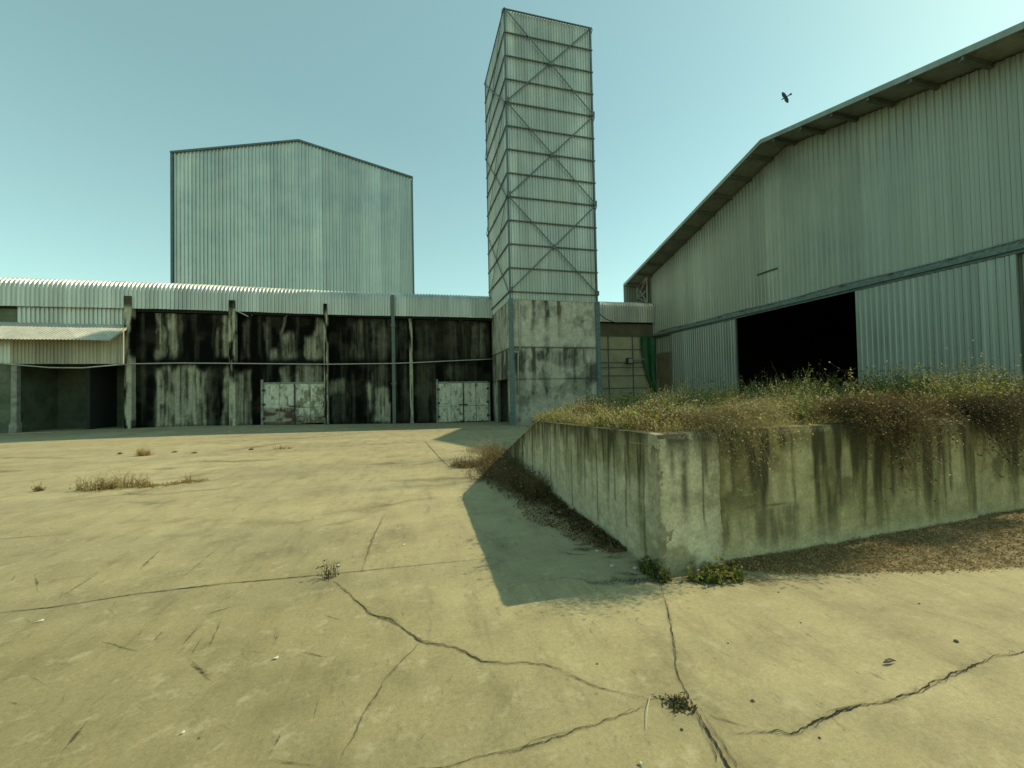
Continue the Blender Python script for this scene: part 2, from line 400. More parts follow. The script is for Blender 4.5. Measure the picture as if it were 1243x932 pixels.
us = np.unique(np.concatenate([np.linspace(-600, -50, 8), np.linspace(-50, 60, 111), np.linspace(60, 600, 8)]))
vs = np.unique(np.concatenate([np.linspace(-300, -10, 6), np.linspace(-10, 60, 71), np.linspace(60, 900, 10)]))
Ug, Vg = np.meshgrid(us, vs, indexing='ij')
GV = np.stack([Ug, Vg, gz(Ug, Vg)], -1).reshape(-1, 3); n, m = Ug.shape
ix = np.arange(n*m).reshape(n, m)
GQ = np.stack([ix[:-1, :-1], ix[1:, :-1], ix[1:, 1:], ix[:-1, 1:]], -1).reshape(-1, 4)
gV = [GV]; gQ = [GQ]; gM = [np.zeros(len(GQ), int)]; gC = [np.ones((len(GV), 3))]; gn = len(GV)
def strip(pix, w, mi, lift, jit, alpha=None, soft=False, sub=0.05, seed=0, taper=True):
    """a crack or mark along surveyed points on the slab"""
    global gn
    P = np.array([G(*q)[:2] for q in pix]); out = []
    rr = np.random.RandomState(seed+len(pix)*13+int(abs(P[0, 0])*100) % 999)
    for a, b in zip(P[:-1], P[1:]):
        k = max(2, int(np.linalg.norm(b-a)/sub)); out += [a+(b-a)*t for t in np.linspace(0, 1, k, endpoint=False)]
    out.append(P[-1]); P = np.array(out); n = len(P)
    T = np.gradient(P, axis=0); T /= np.linalg.norm(T, axis=1, keepdims=True)+1e-9; Nn = np.stack([-T[:, 1], T[:, 0]], 1)
    s = np.arange(n)*sub
    P = P+Nn*((fbm(s*5, s*0, seed+3)-0.5)*2*jit)[:, None]+Nn*((vnoise(s*22, s*0, seed+5)-0.5)*jit*0.8)[:, None]
    if not soft: P = P+Nn*((vnoise(s*60, s*0, seed+6)-0.5)*jit*0.45+(rr.rand(n)-.5)*jit*0.16)[:, None]
    ww = np.interp(np.linspace(0, 1, n), np.linspace(0, 1, len(np.atleast_1d(w))), np.atleast_1d(w))
    ww = ww*(0.15+1.7*vnoise(s*9, s*0+2, seed+7)*(0.4+1.2*vnoise(s*37, s*0+5, seed+9)))
    if taper: ww = ww*np.clip(np.minimum(np.arange(n), np.arange(n)[::-1])/4.0, 0.1, 1)
    cols = [-0.5, 0, 0.5] if soft else [-0.5, 0.5]
    V = np.stack([P+Nn*(ww*c)[:, None] for c in cols], 1)
    z = gz(V[..., 0], V[..., 1])+lift
    V = np.concatenate([V, z[..., None]], -1).reshape(-1, 3); K = len(cols)
    Q = np.concatenate([np.stack([np.arange(n-1)*K+j, (np.arange(n-1)+1)*K+j, (np.arange(n-1)+1)*K+j+1, np.arange(n-1)*K+j+1], 1) for j in range(K-1)])[:, ::-1]
    al = np.ones((n, K))*(alpha or 1)
    if soft:
        al[:, 0] = 0; al[:, 2] = 0
        if taper: al *= np.clip(np.minimum(np.arange(n), np.arange(n)[::-1])/(n*0.3+1), 0, 1)[:, None]
    gV.append(V); gQ.append(Q+gn); gM.append(np.full(len(Q), mi)); gC.append(np.repeat(al.reshape(-1, 1), 3, 1)); gn += len(V)
CR = [
    ([(-40,749),(0,744),(60,738),(160,722),(270,709),(392,698),(470,690),(560,681),(600,677)], [.012,.013,.016,.010,.005], .008),
    ([(405,705),(438,735),(450,745),(475,753),(497,770),(510,778),(530,782),(555,787),(585,803),(612,806),(640,805),(665,808),(700,824),(720,833),(760,843),(787,853)], [.007,.012,.016,.013,.008], .022),
    ([(512,779),(490,800),(470,822),(460,840),(440,868),(428,895),(420,907),(412,930)], [.004,.007,.005,.003], .016),
    ([(785,857),(745,872),(700,886),(660,899),(620,912),(590,918),(545,930),(500,936)], [.005,.009,.008], .018),
    ([(803,708),(806,725),(815,760),(818,785),(820,810),(830,835),(837,852)], [.006,.009,.011], .015),
    ([(840,855),(850,872),(860,890),(872,910),(880,925),(890,945)], [.012,.014,.020], .022),
    ([(885,893),(905,891),(925,890),(945,888),(960,891),(990,875),(1012,866),(1040,858),(1066,855),(1080,852),(1105,842),(1130,835),(1160,818),(1190,806),(1215,797),(1250,790)], [.007,.013,.015,.016,.013,.010], .022),
    ([(846,858),(862,880),(878,905),(890,925),(896,940)], [.006,.008,.006], .02),
    ([(838,856),(852,880),(864,903),(872,930)], [.004,.007,.008], .02),
    ([(848,862),(870,872),(900,880),(925,886)], [.003,.004,.003], .008),
    ([(1000,866),(1030,858),(1060,849)], [.003,.004,.002], .006),
    ([(468,622),(452,655),(443,680),(438,696)], [.004,.006,.004], .02),
    ([(-30,657),(30,652),(90,648)], [.012,.008,.004], .01),
    ([(515,535),(530,552),(545,567)], [.02,.02,.02], .02),
    ([(328,922),(360,927),(388,931)], [.004,.004], .004),
]
for k, (pix, w, j) in enumerate(CR):
    strip(pix, [x*0.34 for x in w], 1, 0.005, j, seed=k, sub=0.012)
    strip(pix, [x*0.16 for x in w], 1, 0.0045, j*1.15, seed=k+31, sub=0.02)
    strip(pix, [x*2+0.02 for x in w], 2, 0.003, j, alpha=0.35, soft=True, seed=k, sub=0.05)
def c6(x, y): return (x/2.96, 640+y/2.96)
rs0 = np.random.RandomState(8)
SC = [((190,840),(330,680)),((250,665),(380,575)),((300,660),(400,580)),((665,480),(740,365)),((735,460),(800,320)),((345,400),(515,455)),
      ((520,425),(605,340)),((190,255),(370,150)),((490,165),(590,70)),((640,190),(790,65)),((1120,740),(1145,600)),((960,830),(1020,710)),
      ((965,835),(1090,855)),((975,440),(1005,360)),((700,330),(890,268)),((850,450),(960,450)),((90,520),(180,575)),((15,630),(80,640)),
      ((640,440),(720,350)),((620,470),(690,400)),((490,400),(505,365)),((310,495),(380,430)),((860,440),(900,495)),((670,470),(780,560)),
      ((1150,310),(1243,345)),((1060,440),(1200,470)),((1190,500),(1215,460)),((800,110),(830,90)),((340,400),(460,370)),((120,170),(140,235)),
      ((430,600),(470,580)),((210,800),(260,760)),((780,520),(815,540)),((500,815),(550,825))]
for k, (a, b) in enumerate(SC):
    for j in range(3):
        o_ = [(rs0.normal()*4, rs0.normal()*5) for _ in range(2)]; t0, t1 = (0, 1) if j == 0 else sorted(rs0.rand(2))
        A_ = (a[0]+(b[0]-a[0])*t0+o_[0][0], a[1]+(b[1]-a[1])*t0+o_[0][1]); B_ = (a[0]+(b[0]-a[0])*t1+o_[0][0]*.6, a[1]+(b[1]-a[1])*t1+o_[1][1]*.6)
        strip([c6(*A_), c6(*B_)], [.012, .02, .012], 2, 0.0022+0.0003*j, 0.008, alpha=.8 if j == 0 else .5, soft=True, seed=40+k*3+j, sub=0.03)
rs = np.random.RandomState(5)
for k in range(330):      # tyre and drag scuffs scattered over the slab
    x = rs.uniform(0, 760); y = rs.uniform(620, 925); L = rs.uniform(2, 30)**1.0*(y-500)/300
    a = math.radians(rs.choice([-52, -40, -58, 12, 35]) + rs.normal()*9)
    if x > 560 and y < 730: continue
    strip([(x, y), (x+L*math.cos(a), y+L*math.sin(a))], [.01, .018*rs.uniform(.5, 1.8), .01], 2, 0.0020, 0.012, alpha=rs.uniform(.15, .65), soft=True, seed=100+k, sub=0.05)
for k in range(26):      # long faint water and wheel bands farther off
    x = rs.uniform(-60, 520); y = rs.uniform(532, 640); L = rs.uniform(60, 260); s_ = rs.uniform(-0.16, 0.02)
    strip([(x, y), (x+L*0.5, y+L*0.5*s_+2), (x+L, y+L*s_)], [.2, .45, .2], 2, 0.0025, 0.10, alpha=rs.uniform(.25, .6), soft=True, seed=200+k, sub=0.25)
for k in range(22):      # damp moss in the lee of the dock wall
    p = (rs.uniform(640, 770), rs.uniform(655, 708)); L = rs.uniform(20, 60)
    strip([p, (p[0]+L, p[1]+rs.uniform(-6, 8))], [.06, .16, .06], 3, 0.0028, 0.05, alpha=rs.uniform(.5, 1), soft=True, seed=300+k, sub=0.05)
strip([(640,705),(700,703),(760,707),(800,705),(850,704),(930,703),(1010,702)], [.05,.16,.2,.12], 3, 0.003, 0.06, alpha=0.9, soft=True, seed=340)
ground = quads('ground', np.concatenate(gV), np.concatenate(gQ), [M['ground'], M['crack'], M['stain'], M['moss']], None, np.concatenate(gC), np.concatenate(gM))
tag(ground, 'cracked sunlit concrete yard in front of the buildings', None, kind='structure')

# ------------------------------------------------------------------ warehouse (long low building)
VF = 29.2
FU = lambda x, y=440: float(on(1, VF, x, y)[0])
FH = lambda x, y: float(on(1, VF, x, y)[2])
wh = thing('warehouse', 'long low warehouse with black mouldy concrete wall and rounded corrugated eave', 'building', (-7, VF, 0))

MOULD = np.array([0.0048, 0.0050, 0.0034]); CONC = np.array([0.40, 0.375, 0.26]); BROWN = np.array([0.085, 0.075, 0.045])
def rect(S, H, x0, x1, y0, y1, soft=0.12):
    u0, u1 = FU(x0), FU(x1); h0 = FH((x0+x1)/2, y1); h1 = FH((x0+x1)/2, y0)
    wob = (fbm(S*2.5, H*0.9, 31)-0.5)*0.55
    return sst(u0-soft, u0+soft, S+wob)*(1-sst(u1-soft, u1+soft, S+wob))*sst(h0-0.25, h0+0.2, H+wob)*(1-sst(h1-0.2, h1+0.25, H+wob))
LIGHTS = [(190,199,372,434,.8),(204,213,372,434,.9),(215,218,380,430,.3),(262,267,400,432,.35),(271,281,383,434,.75),
          (188,200,446,520,.95),(200,238,446,520,.85),(238,250,450,520,.7),(250,262,448,520,.22),(272,290,446,520,.8),(289,304,452,520,.62),
          (343,346,385,434,.45),(346,358,404,436,.55),(330,346,424,436,.5),(372,394,408,436,.6),(382,394,388,436,.65),(340,350,446,466,.6),(360,392,444,466,.5),
          (296,302,392,436,.25),(322,326,390,430,.25),(400,416,463,478,.45),(446,450,465,500,.8),(455,470,470,512,.85),(462,473,490,514,1.0),(428,440,392,436,.2),(450,470,388,512,.16),
          (404,424,480,514,.10),(486,494,390,510,.12),(505,530,396,512,.10),(574,590,394,436,.28),(540,560,390,460,.08),(560,566,390,460,.12)]
def facade_col(S, H):
    st = fbm(S*3.2, H*0.22, 1, 5); st2 = fbm(S*9, H*0.5, 2, 4); bl = fbm(S*0.9, H*0.9, 4, 5)
    L = np.zeros_like(S)
    for (x0, x1, y0, y1, k) in LIGHTS: L = np.maximum(L, k*rect(S, H, x0, x1, y0, y1))
    L = L*(0.12+0.75*sst(0.36, 0.6, 0.6*st2+0.4*fbm(S*2.2, H*1.6, 8, 5))+0.45*sst(.4, .62, fbm(S*14, H*0.35, 9, 3)))
    L = L+0.10*sst(0.55, 0.75, st)+0.05*sst(0.5, 0.7, bl)
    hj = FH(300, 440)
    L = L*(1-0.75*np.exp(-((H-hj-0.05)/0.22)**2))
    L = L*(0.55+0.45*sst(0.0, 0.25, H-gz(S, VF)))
    c = mixc(np.broadcast_to(MOULD, S.shape+(3,)), np.broadcast_to(CONC, S.shape+(3,)), np.clip(L, 0, 1))
    bb = sst(-2.0, 0.5, S)*0.22*sst(0.42, 0.65, fbm(S*1.2, H*0.3, 12, 4))
    return mixc(c, np.broadcast_to(BROWN, S.shape+(3,)), bb)
WT = 6.95
hs = np.linspace(-0.6, WT, 110)
slab('wall', lambda s, h, d: np.stack([s, VF+d+0*s, h], -1), np.arange(-16.0, 6.0, 0.07), hs, facade_col, 0.3, M['dirtwall'], wh)
BAY0, BAY1 = FU(24), -16.05
mb = MB(); mb.box((-45, VF+0.02, -0.6), (BAY0, VF+0.3, 7.0)); mb.box((BAY0, VF+0.02, 4.1), (BAY1, VF+0.3, 7.0)); mb.build('wall', M['infill'], wh)['label'] = 'green grey plastered wall over the open loading bay'
mb = MB(); mb.box((BAY0-0.2, VF+2.6, -0.6), (BAY1+0.2, VF+2.75, 4.3)); mb.box((BAY0-0.2, VF+0.302, -0.6), (BAY0-0.02, VF+2.598, 4.1)); mb.box((BAY1+0.02, VF+0.302, -0.6), (BAY1+0.2, VF+2.598, 4.1)); mb.box((BAY0-0.2, VF+0.302, 4.102), (BAY1+0.2, VF+2.598, 4.25)); mb.build('loading_bay', M['infill'], wh)
# wall top coping and dark gap filled by an inner wall
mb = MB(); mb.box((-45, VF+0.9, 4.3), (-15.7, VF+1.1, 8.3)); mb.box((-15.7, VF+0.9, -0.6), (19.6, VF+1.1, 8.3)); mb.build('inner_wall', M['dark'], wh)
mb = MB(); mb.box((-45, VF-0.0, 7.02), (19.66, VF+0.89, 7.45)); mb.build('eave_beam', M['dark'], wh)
# rounded corrugated eave + roof
prof = [(VF-0.30, 7.12), (VF-0.30, 8.25), (VF-0.27, 8.44), (VF-0.18, 8.60), (VF-0.03, 8.72), (VF+0.2, 8.79), (VF+0.7, 8.85), (VF+10, 9.6)]
a0, a1, pitch = -45.0, 19.65, 0.21
k = int((a1-a0)/pitch); p = (a1-a0)/k
aa = (np.arange(k)[:, None]*p+np.array([0, .3, .5, .8])*p).ravel()+a0; dd = np.tile([0, 0, .06, .06], k)
sag = 0.03*np.sin(aa*0.35)+0.025*(vnoise(aa*1.3, aa*0, 77)-0.5)
V = []
for i, (v, h) in enumerate(prof):
    q0 = prof[max(i-1, 0)]; q1 = prof[min(i+1, len(prof)-1)]
    t = np.array([q1[0]-q0[0], q1[1]-q0[1]]); t /= np.linalg.norm(t); nr = np.array([-t[1], t[0]])
    V.append(np.stack([aa, v+nr[0]*dd, h+nr[1]*dd+sag*(1 if i < 7 else 0)], 1))
n = len(aa); i = np.arange(n-1)
quads('corrugated_roof', np.concatenate(V), np.concatenate([np.stack([j*n+i, j*n+i+1, (j+1)*n+i+1, (j+1)*n+i], 1) for j in range(len(prof)-1)]), M['zinc_roof'], wh)
mb = MB(); mb.box((-45, VF+9.8, -0.6), (19.5, VF+10, 9.5)); mb.box((-45, VF+0.3, -0.6), (-44.8, VF+9.8, 8.6)); mb.build('rear_wall', M['greenwall'], wh)
# upper corrugated wall over the awning (left of the first column)
corr('upper_cladding', FU(22.5, 380), -16.15, 0.21, 0.06, 6.15, 7.3, lambda a, h, d: (a, VF-0.06-d, h), M['zinc'], wh)
# columns
def column(px0, px1, ytop, mat, dep, ybot=None, lab=None):
    u0, u1 = FU(px0), FU(px1); zt = FH((px0+px1)/2, ytop)
    def cf(S, H):
        s = fbm(S*7, H*0.8, int(px0), 5); L = sst(0.33, 0.6, s)
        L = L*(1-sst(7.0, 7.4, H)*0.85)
        return mixc(np.broadcast_to(MOULD*1.6, S.shape+(3,)), np.broadcast_to(CONC*1.15, S.shape+(3,)), L)
    return slab('column', lambda s, h, d: np.stack([s+0.02*(fbm(h*2, s*3, 5)-.5), VF-dep+d+0*s, h], -1), np.linspace(u0, u1, 6), np.linspace(-0.5, zt, 120), cf, dep-0.003, M['dirtwall'], wh)
column(156.5, 165, 361, None, 0.42)
column(281, 288.5, 366, None, 0.40)
column(394.5, 399, 370, None, 0.40)
column(497, 501, 387, None, 0.10)
mb = MB(); u = FU(478)
mb.box((u-0.11, VF-0.52, -0.5), (u+0.11, VF-0.34, FH(478, 360))); mb.box((u-0.18, VF-0.36, 6.4), (u+0.18, VF-0.003, 6.5)); mb.box((u-0.18, VF-0.36, 2.4), (u+0.18, VF-0.003, 2.5))
mb.build('steel_post', M['steel'], wh)
mb = MB(); u = FU(287); mb.bar((u, VF-0.4, 7.25), (u+0.75, VF-0.2, 6.85), 0.06, 0.05, (0, 1, 0)); mb.build('brace', M['pale'], wh)
# small stub posts in the gap
for px in (306, 348, 530, 560):
    mb = MB(); u = FU(px); mb.box((u-0.03, VF+0.05, WT), (u+0.03, VF+0.12, 7.05)); mb.build('stub_post', M['concrete'], wh)
# white double doors
WHITE = np.array([0.66, 0.63, 0.48]); RUSTC = np.array([0.11, 0.06, 0.035]); OLD = np.array([0.20, 0.17, 0.085])
def door(px0, pxm, px1, ytop, peel, label):
    um, u0, u1 = FU(pxm), FU(px0), FU(px1); zt = FH(pxm, ytop); zb = float(gz(um, VF))+0.06
    fr = MB(); fr.box((u0-0.16, VF-0.14, zb-0.1), (u0-0.02, VF-0.003, zt+0.3)); fr.box((u1+0.02, VF-0.14, zb-0.1), (u1+0.16, VF-0.003, zt+0.05)); fr.box((u0-0.02, VF-0.10, zt+0.02), (u1+0.02, VF-0.003, zt+0.12))
    d = fr.build('door', M['concrete'], wh); d['label'] = label
    for (a, b, pl, sd) in ((u0, um-0.03, peel[0], 1), (um+0.03, u1, peel[1], 2)):
        def cf(S, H, pl=pl, sd=sd):
            hh = (H-zb)/(zt-zb)
            n1 = 0.5*fbm(S*4.5, H*2.2, 50+sd, 5)+0.5*fbm(S*11, H*4.5, 53+sd, 4); n2 = fbm(S*2.0, H*5, 60+sd, 4)
            rust = np.clip(sst(pl[1]-0.07, pl[1]-0.15, hh+(n1-.5)*0.35), 0, 1)
            old = sst(0.56-pl[0]*.7, 0.68-pl[0]*.7, n1)
            c = mixc(np.broadcast_to(WHITE, S.shape+(3,)), np.broadcast_to(OLD, S.shape+(3,)), old*0.85)
            c = mixc(c, np.broadcast_to(RUSTC, S.shape+(3,)), rust*(0.55+0.45*sst(.35, .6, n2)))
            e = np.minimum(S-a, b-S); c = mixc(c, np.broadcast_to(RUSTC*0.6, S.shape+(3,)), (1-sst(0.0, 0.10, e))*0.5*sst(.35, .6, n2))
            return c*(0.8+0.3*fbm(S*6, H*0.7, 70+sd)[..., None])
        lf = slab('door_leaf', lambda s, h, dd: np.stack([s, VF-0.11+dd+0*s, h], -1), np.linspace(a, b, 40), np.linspace(zb, zt, 60), cf, 0.06, M['doorpaint'], d)
        hb = MB(); e = a if sd == 1 else b
        for f in (0.15, 0.5, 0.85):
            hb = MB(); z = zb+(zt-zb)*f; hb.box((e-0.09, VF-0.17, z-0.07), (e+0.09, VF-0.112, z+0.07))
            hb.build('hinge', M['black'], d)
        sb = MB(); sb.box(((a+b)/2-0.015, VF-0.125, zb+0.02), ((a+b)/2+0.015, VF-0.112, zt-0.02)); sb.box((a+0.03, VF-0.122, zb+(zt-zb)*0.4), (b-0.03, VF-0.112, zb+(zt-zb)*0.4+0.025))
        sb.build('stiffener', M['rust'] if sd == 2 else M['concrete'], d)
    lb = MB(); z = zb+(zt-zb)*0.43; lb.box((um-0.35, VF-0.19, z), (um+0.30, VF-0.13, z+0.07)); lb.box((um-0.04, VF-0.15, zb), (um+0.03, VF-0.115, zt)); lb.build('latch_bar', M['black'], d)
door(320.5, 358, 394, 466, ((0.02, 0.50), (0.17, 0.28)), 'white double door with rusty lower half and peeling right leaf')
door(531.5, 561.5, 591, 465, ((0.0, 0.12), (0.0, 0.10)), 'cleaner white double door beside the tower')
# link wall right of the tower
lk = MB(); lk.box((11.9, VF, -0.6), (19.6, VF+0.25, 6.0)); lk.build('panel_wall', M['panel'], wh)['label'] = 'pale panelled wall right of the tower'
lk = MB(); lk.box((11.9, VF-0.06, 6.003), (19.66, VF+0.25, 7.018)); lk.build('lintel', M['brown'], wh)
gr = MB()
for px in (738.5, 768): u = FU(px); gr.box((u-0.04, VF-0.05, -0.5), (u+0.04, VF-0.002, 6.0))
for y in (424, 440, 446, 456, 471, 486, 503): h = FH(755, y); gr.box((12.0, VF-0.042, h-0.025), (19.5, VF-0.0025, h+0.025))
gr.build('wall_battens', M['steel'], wh)

# lean-to awning on the left
sh = thing('awning', 'sunlit tan corrugated awning with hanging front sheet over the dark loading bay', 'awning', (-18.5, 27.5, 0))
VA = 28.45; VAE = 27.23
ua0, ua1 = -27.0, -15.95
k = int((ua1-ua0)/0.16); aa = np.linspace(ua0, ua1, 4*k+1); dd = np.tile([0, .0, .022, .022], k+1)[:4*k+1]
V = []
for (v, h) in ((VAE, 5.02), (28.2, 5.62), (VF-0.05, 6.22)): V.append(np.stack([aa, np.full_like(aa, v), h+dd+0.03*(vnoise(aa*0.8, aa*0+v, 9)-.5)], 1))
n = len(aa); i = np.arange(n-1)
o = quads('awning_roof', np.concatenate(V), np.concatenate([np.stack([j*n+i, j*n+i+1, (j+1)*n+i+1, (j+1)*n+i], 1) for j in range(2)]), M['awning'], sh)
md = o.modifiers.new('thick', 'SOLIDIFY'); md.thickness = 0.02; md.offset = -1
mb = MB(); mb.bar((ua1, VAE, 5.0), (ua1, VF-0.1, 6.17), 0.05, 0.1, (0, 0, 1)); mb.build('edge_flashing', M['pale'], sh)
corr('front_sheet', float(on(1, VA, 12, 420)[0]), -15.95, 0.16, 0.045, 3.80, 5.70, lambda a, h, d: (a, VA-d+0.06*vnoise(a*1.1, h*0, 3)+0*h, h), M['zinc_tan'], sh)
corr('side_sheet', -27.0, float(on(1, VA, 11, 420)[0]), 0.16, 0.025, 3.82, 5.70, lambda a, h, d: (a, VA+0.12-d, h), M['zinc'], sh)
mb = MB(); up0 = float(on(1, VA, 19, 480)[0])
mb.box((up0-0.13, VA-0.12, -0.3), (up0+0.13, VA+0.14, 3.78)); mb.box((up0-0.18, VA-0.16, -0.3), (up0+0.16, VA+0.18, 0.55)); mb.build('post', M['concrete'], sh, bevel=0.015)
mb = MB(); mb.box((up0-8, VA+0.02, -0.3), (up0-0.14, VA+0.2, 3.77)); mb.box((up0-8, VA-0.01, 1.35), (up0-0.14, VA+0.018, 1.42)); mb.build('infill_wall', M['infill'], sh)
mb = MB(); ud = FU(102, 490); mb.box((ud-0.10, VF+0.3, -0.3), (ud+0.10, VF+2.59, 4.09)); mb.build('divider', M['dark'], sh)
mb = MB(); mb.box((-26, VA+0.2, 3.85), (-16, VA+0.35, 4.05)); mb.build('beam', M['steel'], sh)

# overhead cable strung along the facade
pts = []
for (x, y, v) in ((-60,436,28.2),(0,441,28.2),(30,443.5,28.2),(60,446,28.2),(100,446.5,28.2),(140,443,28.4),(161,441.5,28.72),(220,440.5,28.72),(285,441,28.74),(340,441.5,28.73),(397,442,28.74),(440,441.5,28.70),(478,441,28.62),(505,440,28.75),(545,438,28.85),(580,436.5,28.95),(598,435.5,29.0)):
    pts.append(on(1, v, x, y))
mb = MB(); mb.tube(pts, 0.035, 8); o = mb.build('cable', M['cable'], None, True)
tag(o, 'thick grey cable strung across the mouldy facade from awning to tower', 'cable')

# ------------------------------------------------------------------ tall gabled block behind
tb = thing('tall_block', 'tall windowless gabled block clad in ribbed zinc behind the warehouse', 'building', (-9.6, 42, 0))
UL, UR, URG = -19.95, 0.78, -9.67
HL, HR, HG = 23.6, 23.75, 26.1
topf = lambda a: HL+(HG-HL)*(a-UL)/(URG-UL) if a < URG else HR+(HG-HR)*(UR-a)/(UR-URG)
corr('gable_cladding', UL, UR, 0.30, 0.10, -0.5, topf, lambda a, h, d: (a, 42-d+0*h, h), M['zinc_far'], tb)
mb = MB()
mb.prism([(UL, 42.06, -0.5), (UR, 42.06, -0.5), (UR, 42.06, HR-0.1), (URG, 42.06, HG-0.1), (UL, 42.06, HL-0.1)], (0, 24, 0)); mb.build('wall', M['zinc_far'], tb)
mb = MB()
for (p, q) in (((UL-0.12, HL-0.03), (URG, HG)), ((URG, HG), (UR+0.12, HR-0.03))):
    mb.prism([(p[0], 41.78, p[1]), (q[0], 41.78, q[1]), (q[0], 41.78, q[1]+0.16), (p[0], 41.78, p[1]+0.16)], (0, 24.4, 0))
mb.build('roof', M['trim'], tb)
for u in (UL-0.1, UR-0.08):
    mb = MB(); mb.box((u, 41.80, -0.5), (u+0.18, 42.05, HL-0.1)); mb.build('corner_trim', M['trim'], tb)

# ------------------------------------------------------------------ tower
VT, VB, U0, U1 = 23.7, 29.75, 6.2, 11.86
Z0, Z1 = 7.8, 25.3
tw = thing('tower', 'tall square tower of braced zinc cladding on a stained concrete base', 'tower', (9, 26.5, -0.4))
TC = np.array([0.60, 0.545, 0.41]); TD = np.array([0.05, 0.052, 0.036])
def tower_col(S, H, sd=0):
    st = fbm(S*3.0, H*0.25, 20+sd, 5); st2 = fbm(S*8, H*0.6, 21+sd, 4); bl = fbm(S*0.8, H*0.8, 22+sd, 5)
    j = 4.42
    up_ = sst(j, j+0.1, H)
    run = np.where(H > j, sst(j+0.6, 7.6, H), sst(1.2, j, H))
    D = sst(0.50, 0.70, st)*(0.12+0.75*run)+0.35*sst(0.5, 0.7, st2)*run*(1-up_*0.3)
    D = D+0.16*(1-up_)+0.42*sst(0.46, 0.66, bl)*(1-up_)*sst(0.3, 2.0, H)*(0.5+0.7*st2)+0.35*sst(.5,.62,fbm(S*2.2,H*1.4,24+sd,5))
    D = D+0.8*np.exp(-((H-j)/0.05)**2)+0.5*np.exp(-((H-2.45)/0.04)**2)+0.6*np.exp(-((H-7.65)/0.12)**2)
    D = D+0.5*(1-sst(-0.3, 0.5, H))*bl
    c = mixc(np.broadcast_to(TC, S.shape+(3,)), np.broadcast_to(TD, S.shape+(3,)), np.clip(D, 0, 0.92))
    rusty = 0.35*up_*np.exp(-((S-9.3)/0.22)**2)*sst(4.5, 6, H)*sst(.4, .6, st2+.1)
    return mixc(c, np.broadcast_to(np.array([0.25, 0.17, 0.09]), S.shape+(3,)), rusty)
hh = np.linspace(-0.7, Z0-0.28, 110)
bs = slab('concrete_base', lambda s, h, d: np.stack([s, VT+d+0*s, h], -1), np.arange(U0, U1+.03, 0.07), hh, tower_col, 0.25, M['towerwall'], tw)
slab('concrete_base', lambda s, h, d: np.stack([U0+d+0*s, s, h], -1), np.linspace(VT+0.252, VB, 90), hh, lambda S, H: tower_col(S, H, 40)*0.85, 0.25, M['towerwall'], tw,
     mask=lambda S, H: ~((S > 24.9) & (S < 28.1) & (H < 2.55)))
mb = MB(); mb.box((U1-0.25, VT+0.252, -0.7), (U1, VB, Z0-0.28)); mb.box((U0+0.252, VB-0.25, -0.7), (U1-0.252, VB, Z0-0.28)); mb.build('rear_base', M['concrete'], tw)
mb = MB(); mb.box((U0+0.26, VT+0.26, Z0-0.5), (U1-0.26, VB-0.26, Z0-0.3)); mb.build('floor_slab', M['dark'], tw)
for (a, b) in ((24.902, 24.98), (28.02, 28.098)):
    mb = MB(); mb.box((U0+0.05, a, -0.45), (U0+0.2, b, 2.5)); mb.build('door_jamb', M['steel'], tw)
nb = 12; bay = (Z1-Z0)/nb
zf = Z0-0.45
corr('cladding', U0+.02, U1-.02, 0.18, 0.055, zf, Z1, lambda a, h, d: (a, VT-0.01-d, h), M['zinc_tower'], tw)
corr('cladding', VT+.02, VB-.02, 0.18, 0.055, zf, Z1, lambda a, h, d: (U0-0.01-d, a, h), M['zinc_tower'], tw)
corr('cladding', VT+.02, VB-.02, 0.18, 0.055, zf, Z1, lambda a, h, d: (U1+0.01+d, a, h), M['zinc_tower'], tw)
corr('cladding', U0+.02, U1-.02, 0.18, 0.055, zf, Z1, lambda a, h, d: (a, VB+0.01+d, h), M['zinc_tower'], tw)
e0, e1, f0, f1 = U0-0.145, U1+0.145, VT-0.145, VB+0.145
for k in range(nb+1):
    z = Z0+k*bay; mb = MB(); w = 0.062
    mb.box((e0, f0, z-w/2), (e1, f0+0.07, z+w/2)); mb.box((e0, f1-0.07, z-w/2), (e1, f1, z+w/2))
    mb.box((e0, f0+0.072, z-w/2), (e0+0.07, f1-0.072, z+w/2)); mb.box((e1-0.07, f0+0.072, z-w/2), (e1, f1-0.072, z+w/2))
    mb.build('girt', M['steel'], tw)
for k in range(3):
    za, zb = Z0+4*k*bay, Z0+4*(k+1)*bay
    for i, (p, q) in enumerate((((e0+.05, za), (e1-.05, zb)), ((e0+.05, zb), (e1-.05, za)))):
        mb = MB(); y = f0-0.02-0.03*i; mb.bar((p[0], y, p[1]), (q[0], y, q[1]), 0.065, 0.025, (0, 1, 0)); mb.build('brace', M['steel'], tw)
    for i, (p, q) in enumerate((((f0+.05, za), (f1-.05, zb)), ((f0+.05, zb), (f1-.05, za)))):
        for xx, sg in ((e0-0.02, -1), (e1+0.02, 1)):
            mb = MB(); x = xx+sg*0.03*i; mb.bar((x, p[0], p[1]), (x, q[0], q[1]), 0.075, 0.025, (1, 0, 0)); mb.build('brace', M['steel'], tw)
for k in range(3):
    z = Z0+(4*k+2)*bay; mb = MB(); uc = (U0+U1)/2; mb.box((uc-.13, f0-0.075, z-.13), (uc+.13, f0-0.066, z+.13)); mb.build('gusset_plate', M['steel'], tw)
    for uc in (e0+.12, e1-.12):
        z = Z0+4*k*bay; mb = MB(); mb.box((uc-.12, f0-0.078, z-.02), (uc+.12, f0-0.067, z+.26)); mb.build('gusset_plate', M['steel'], tw)
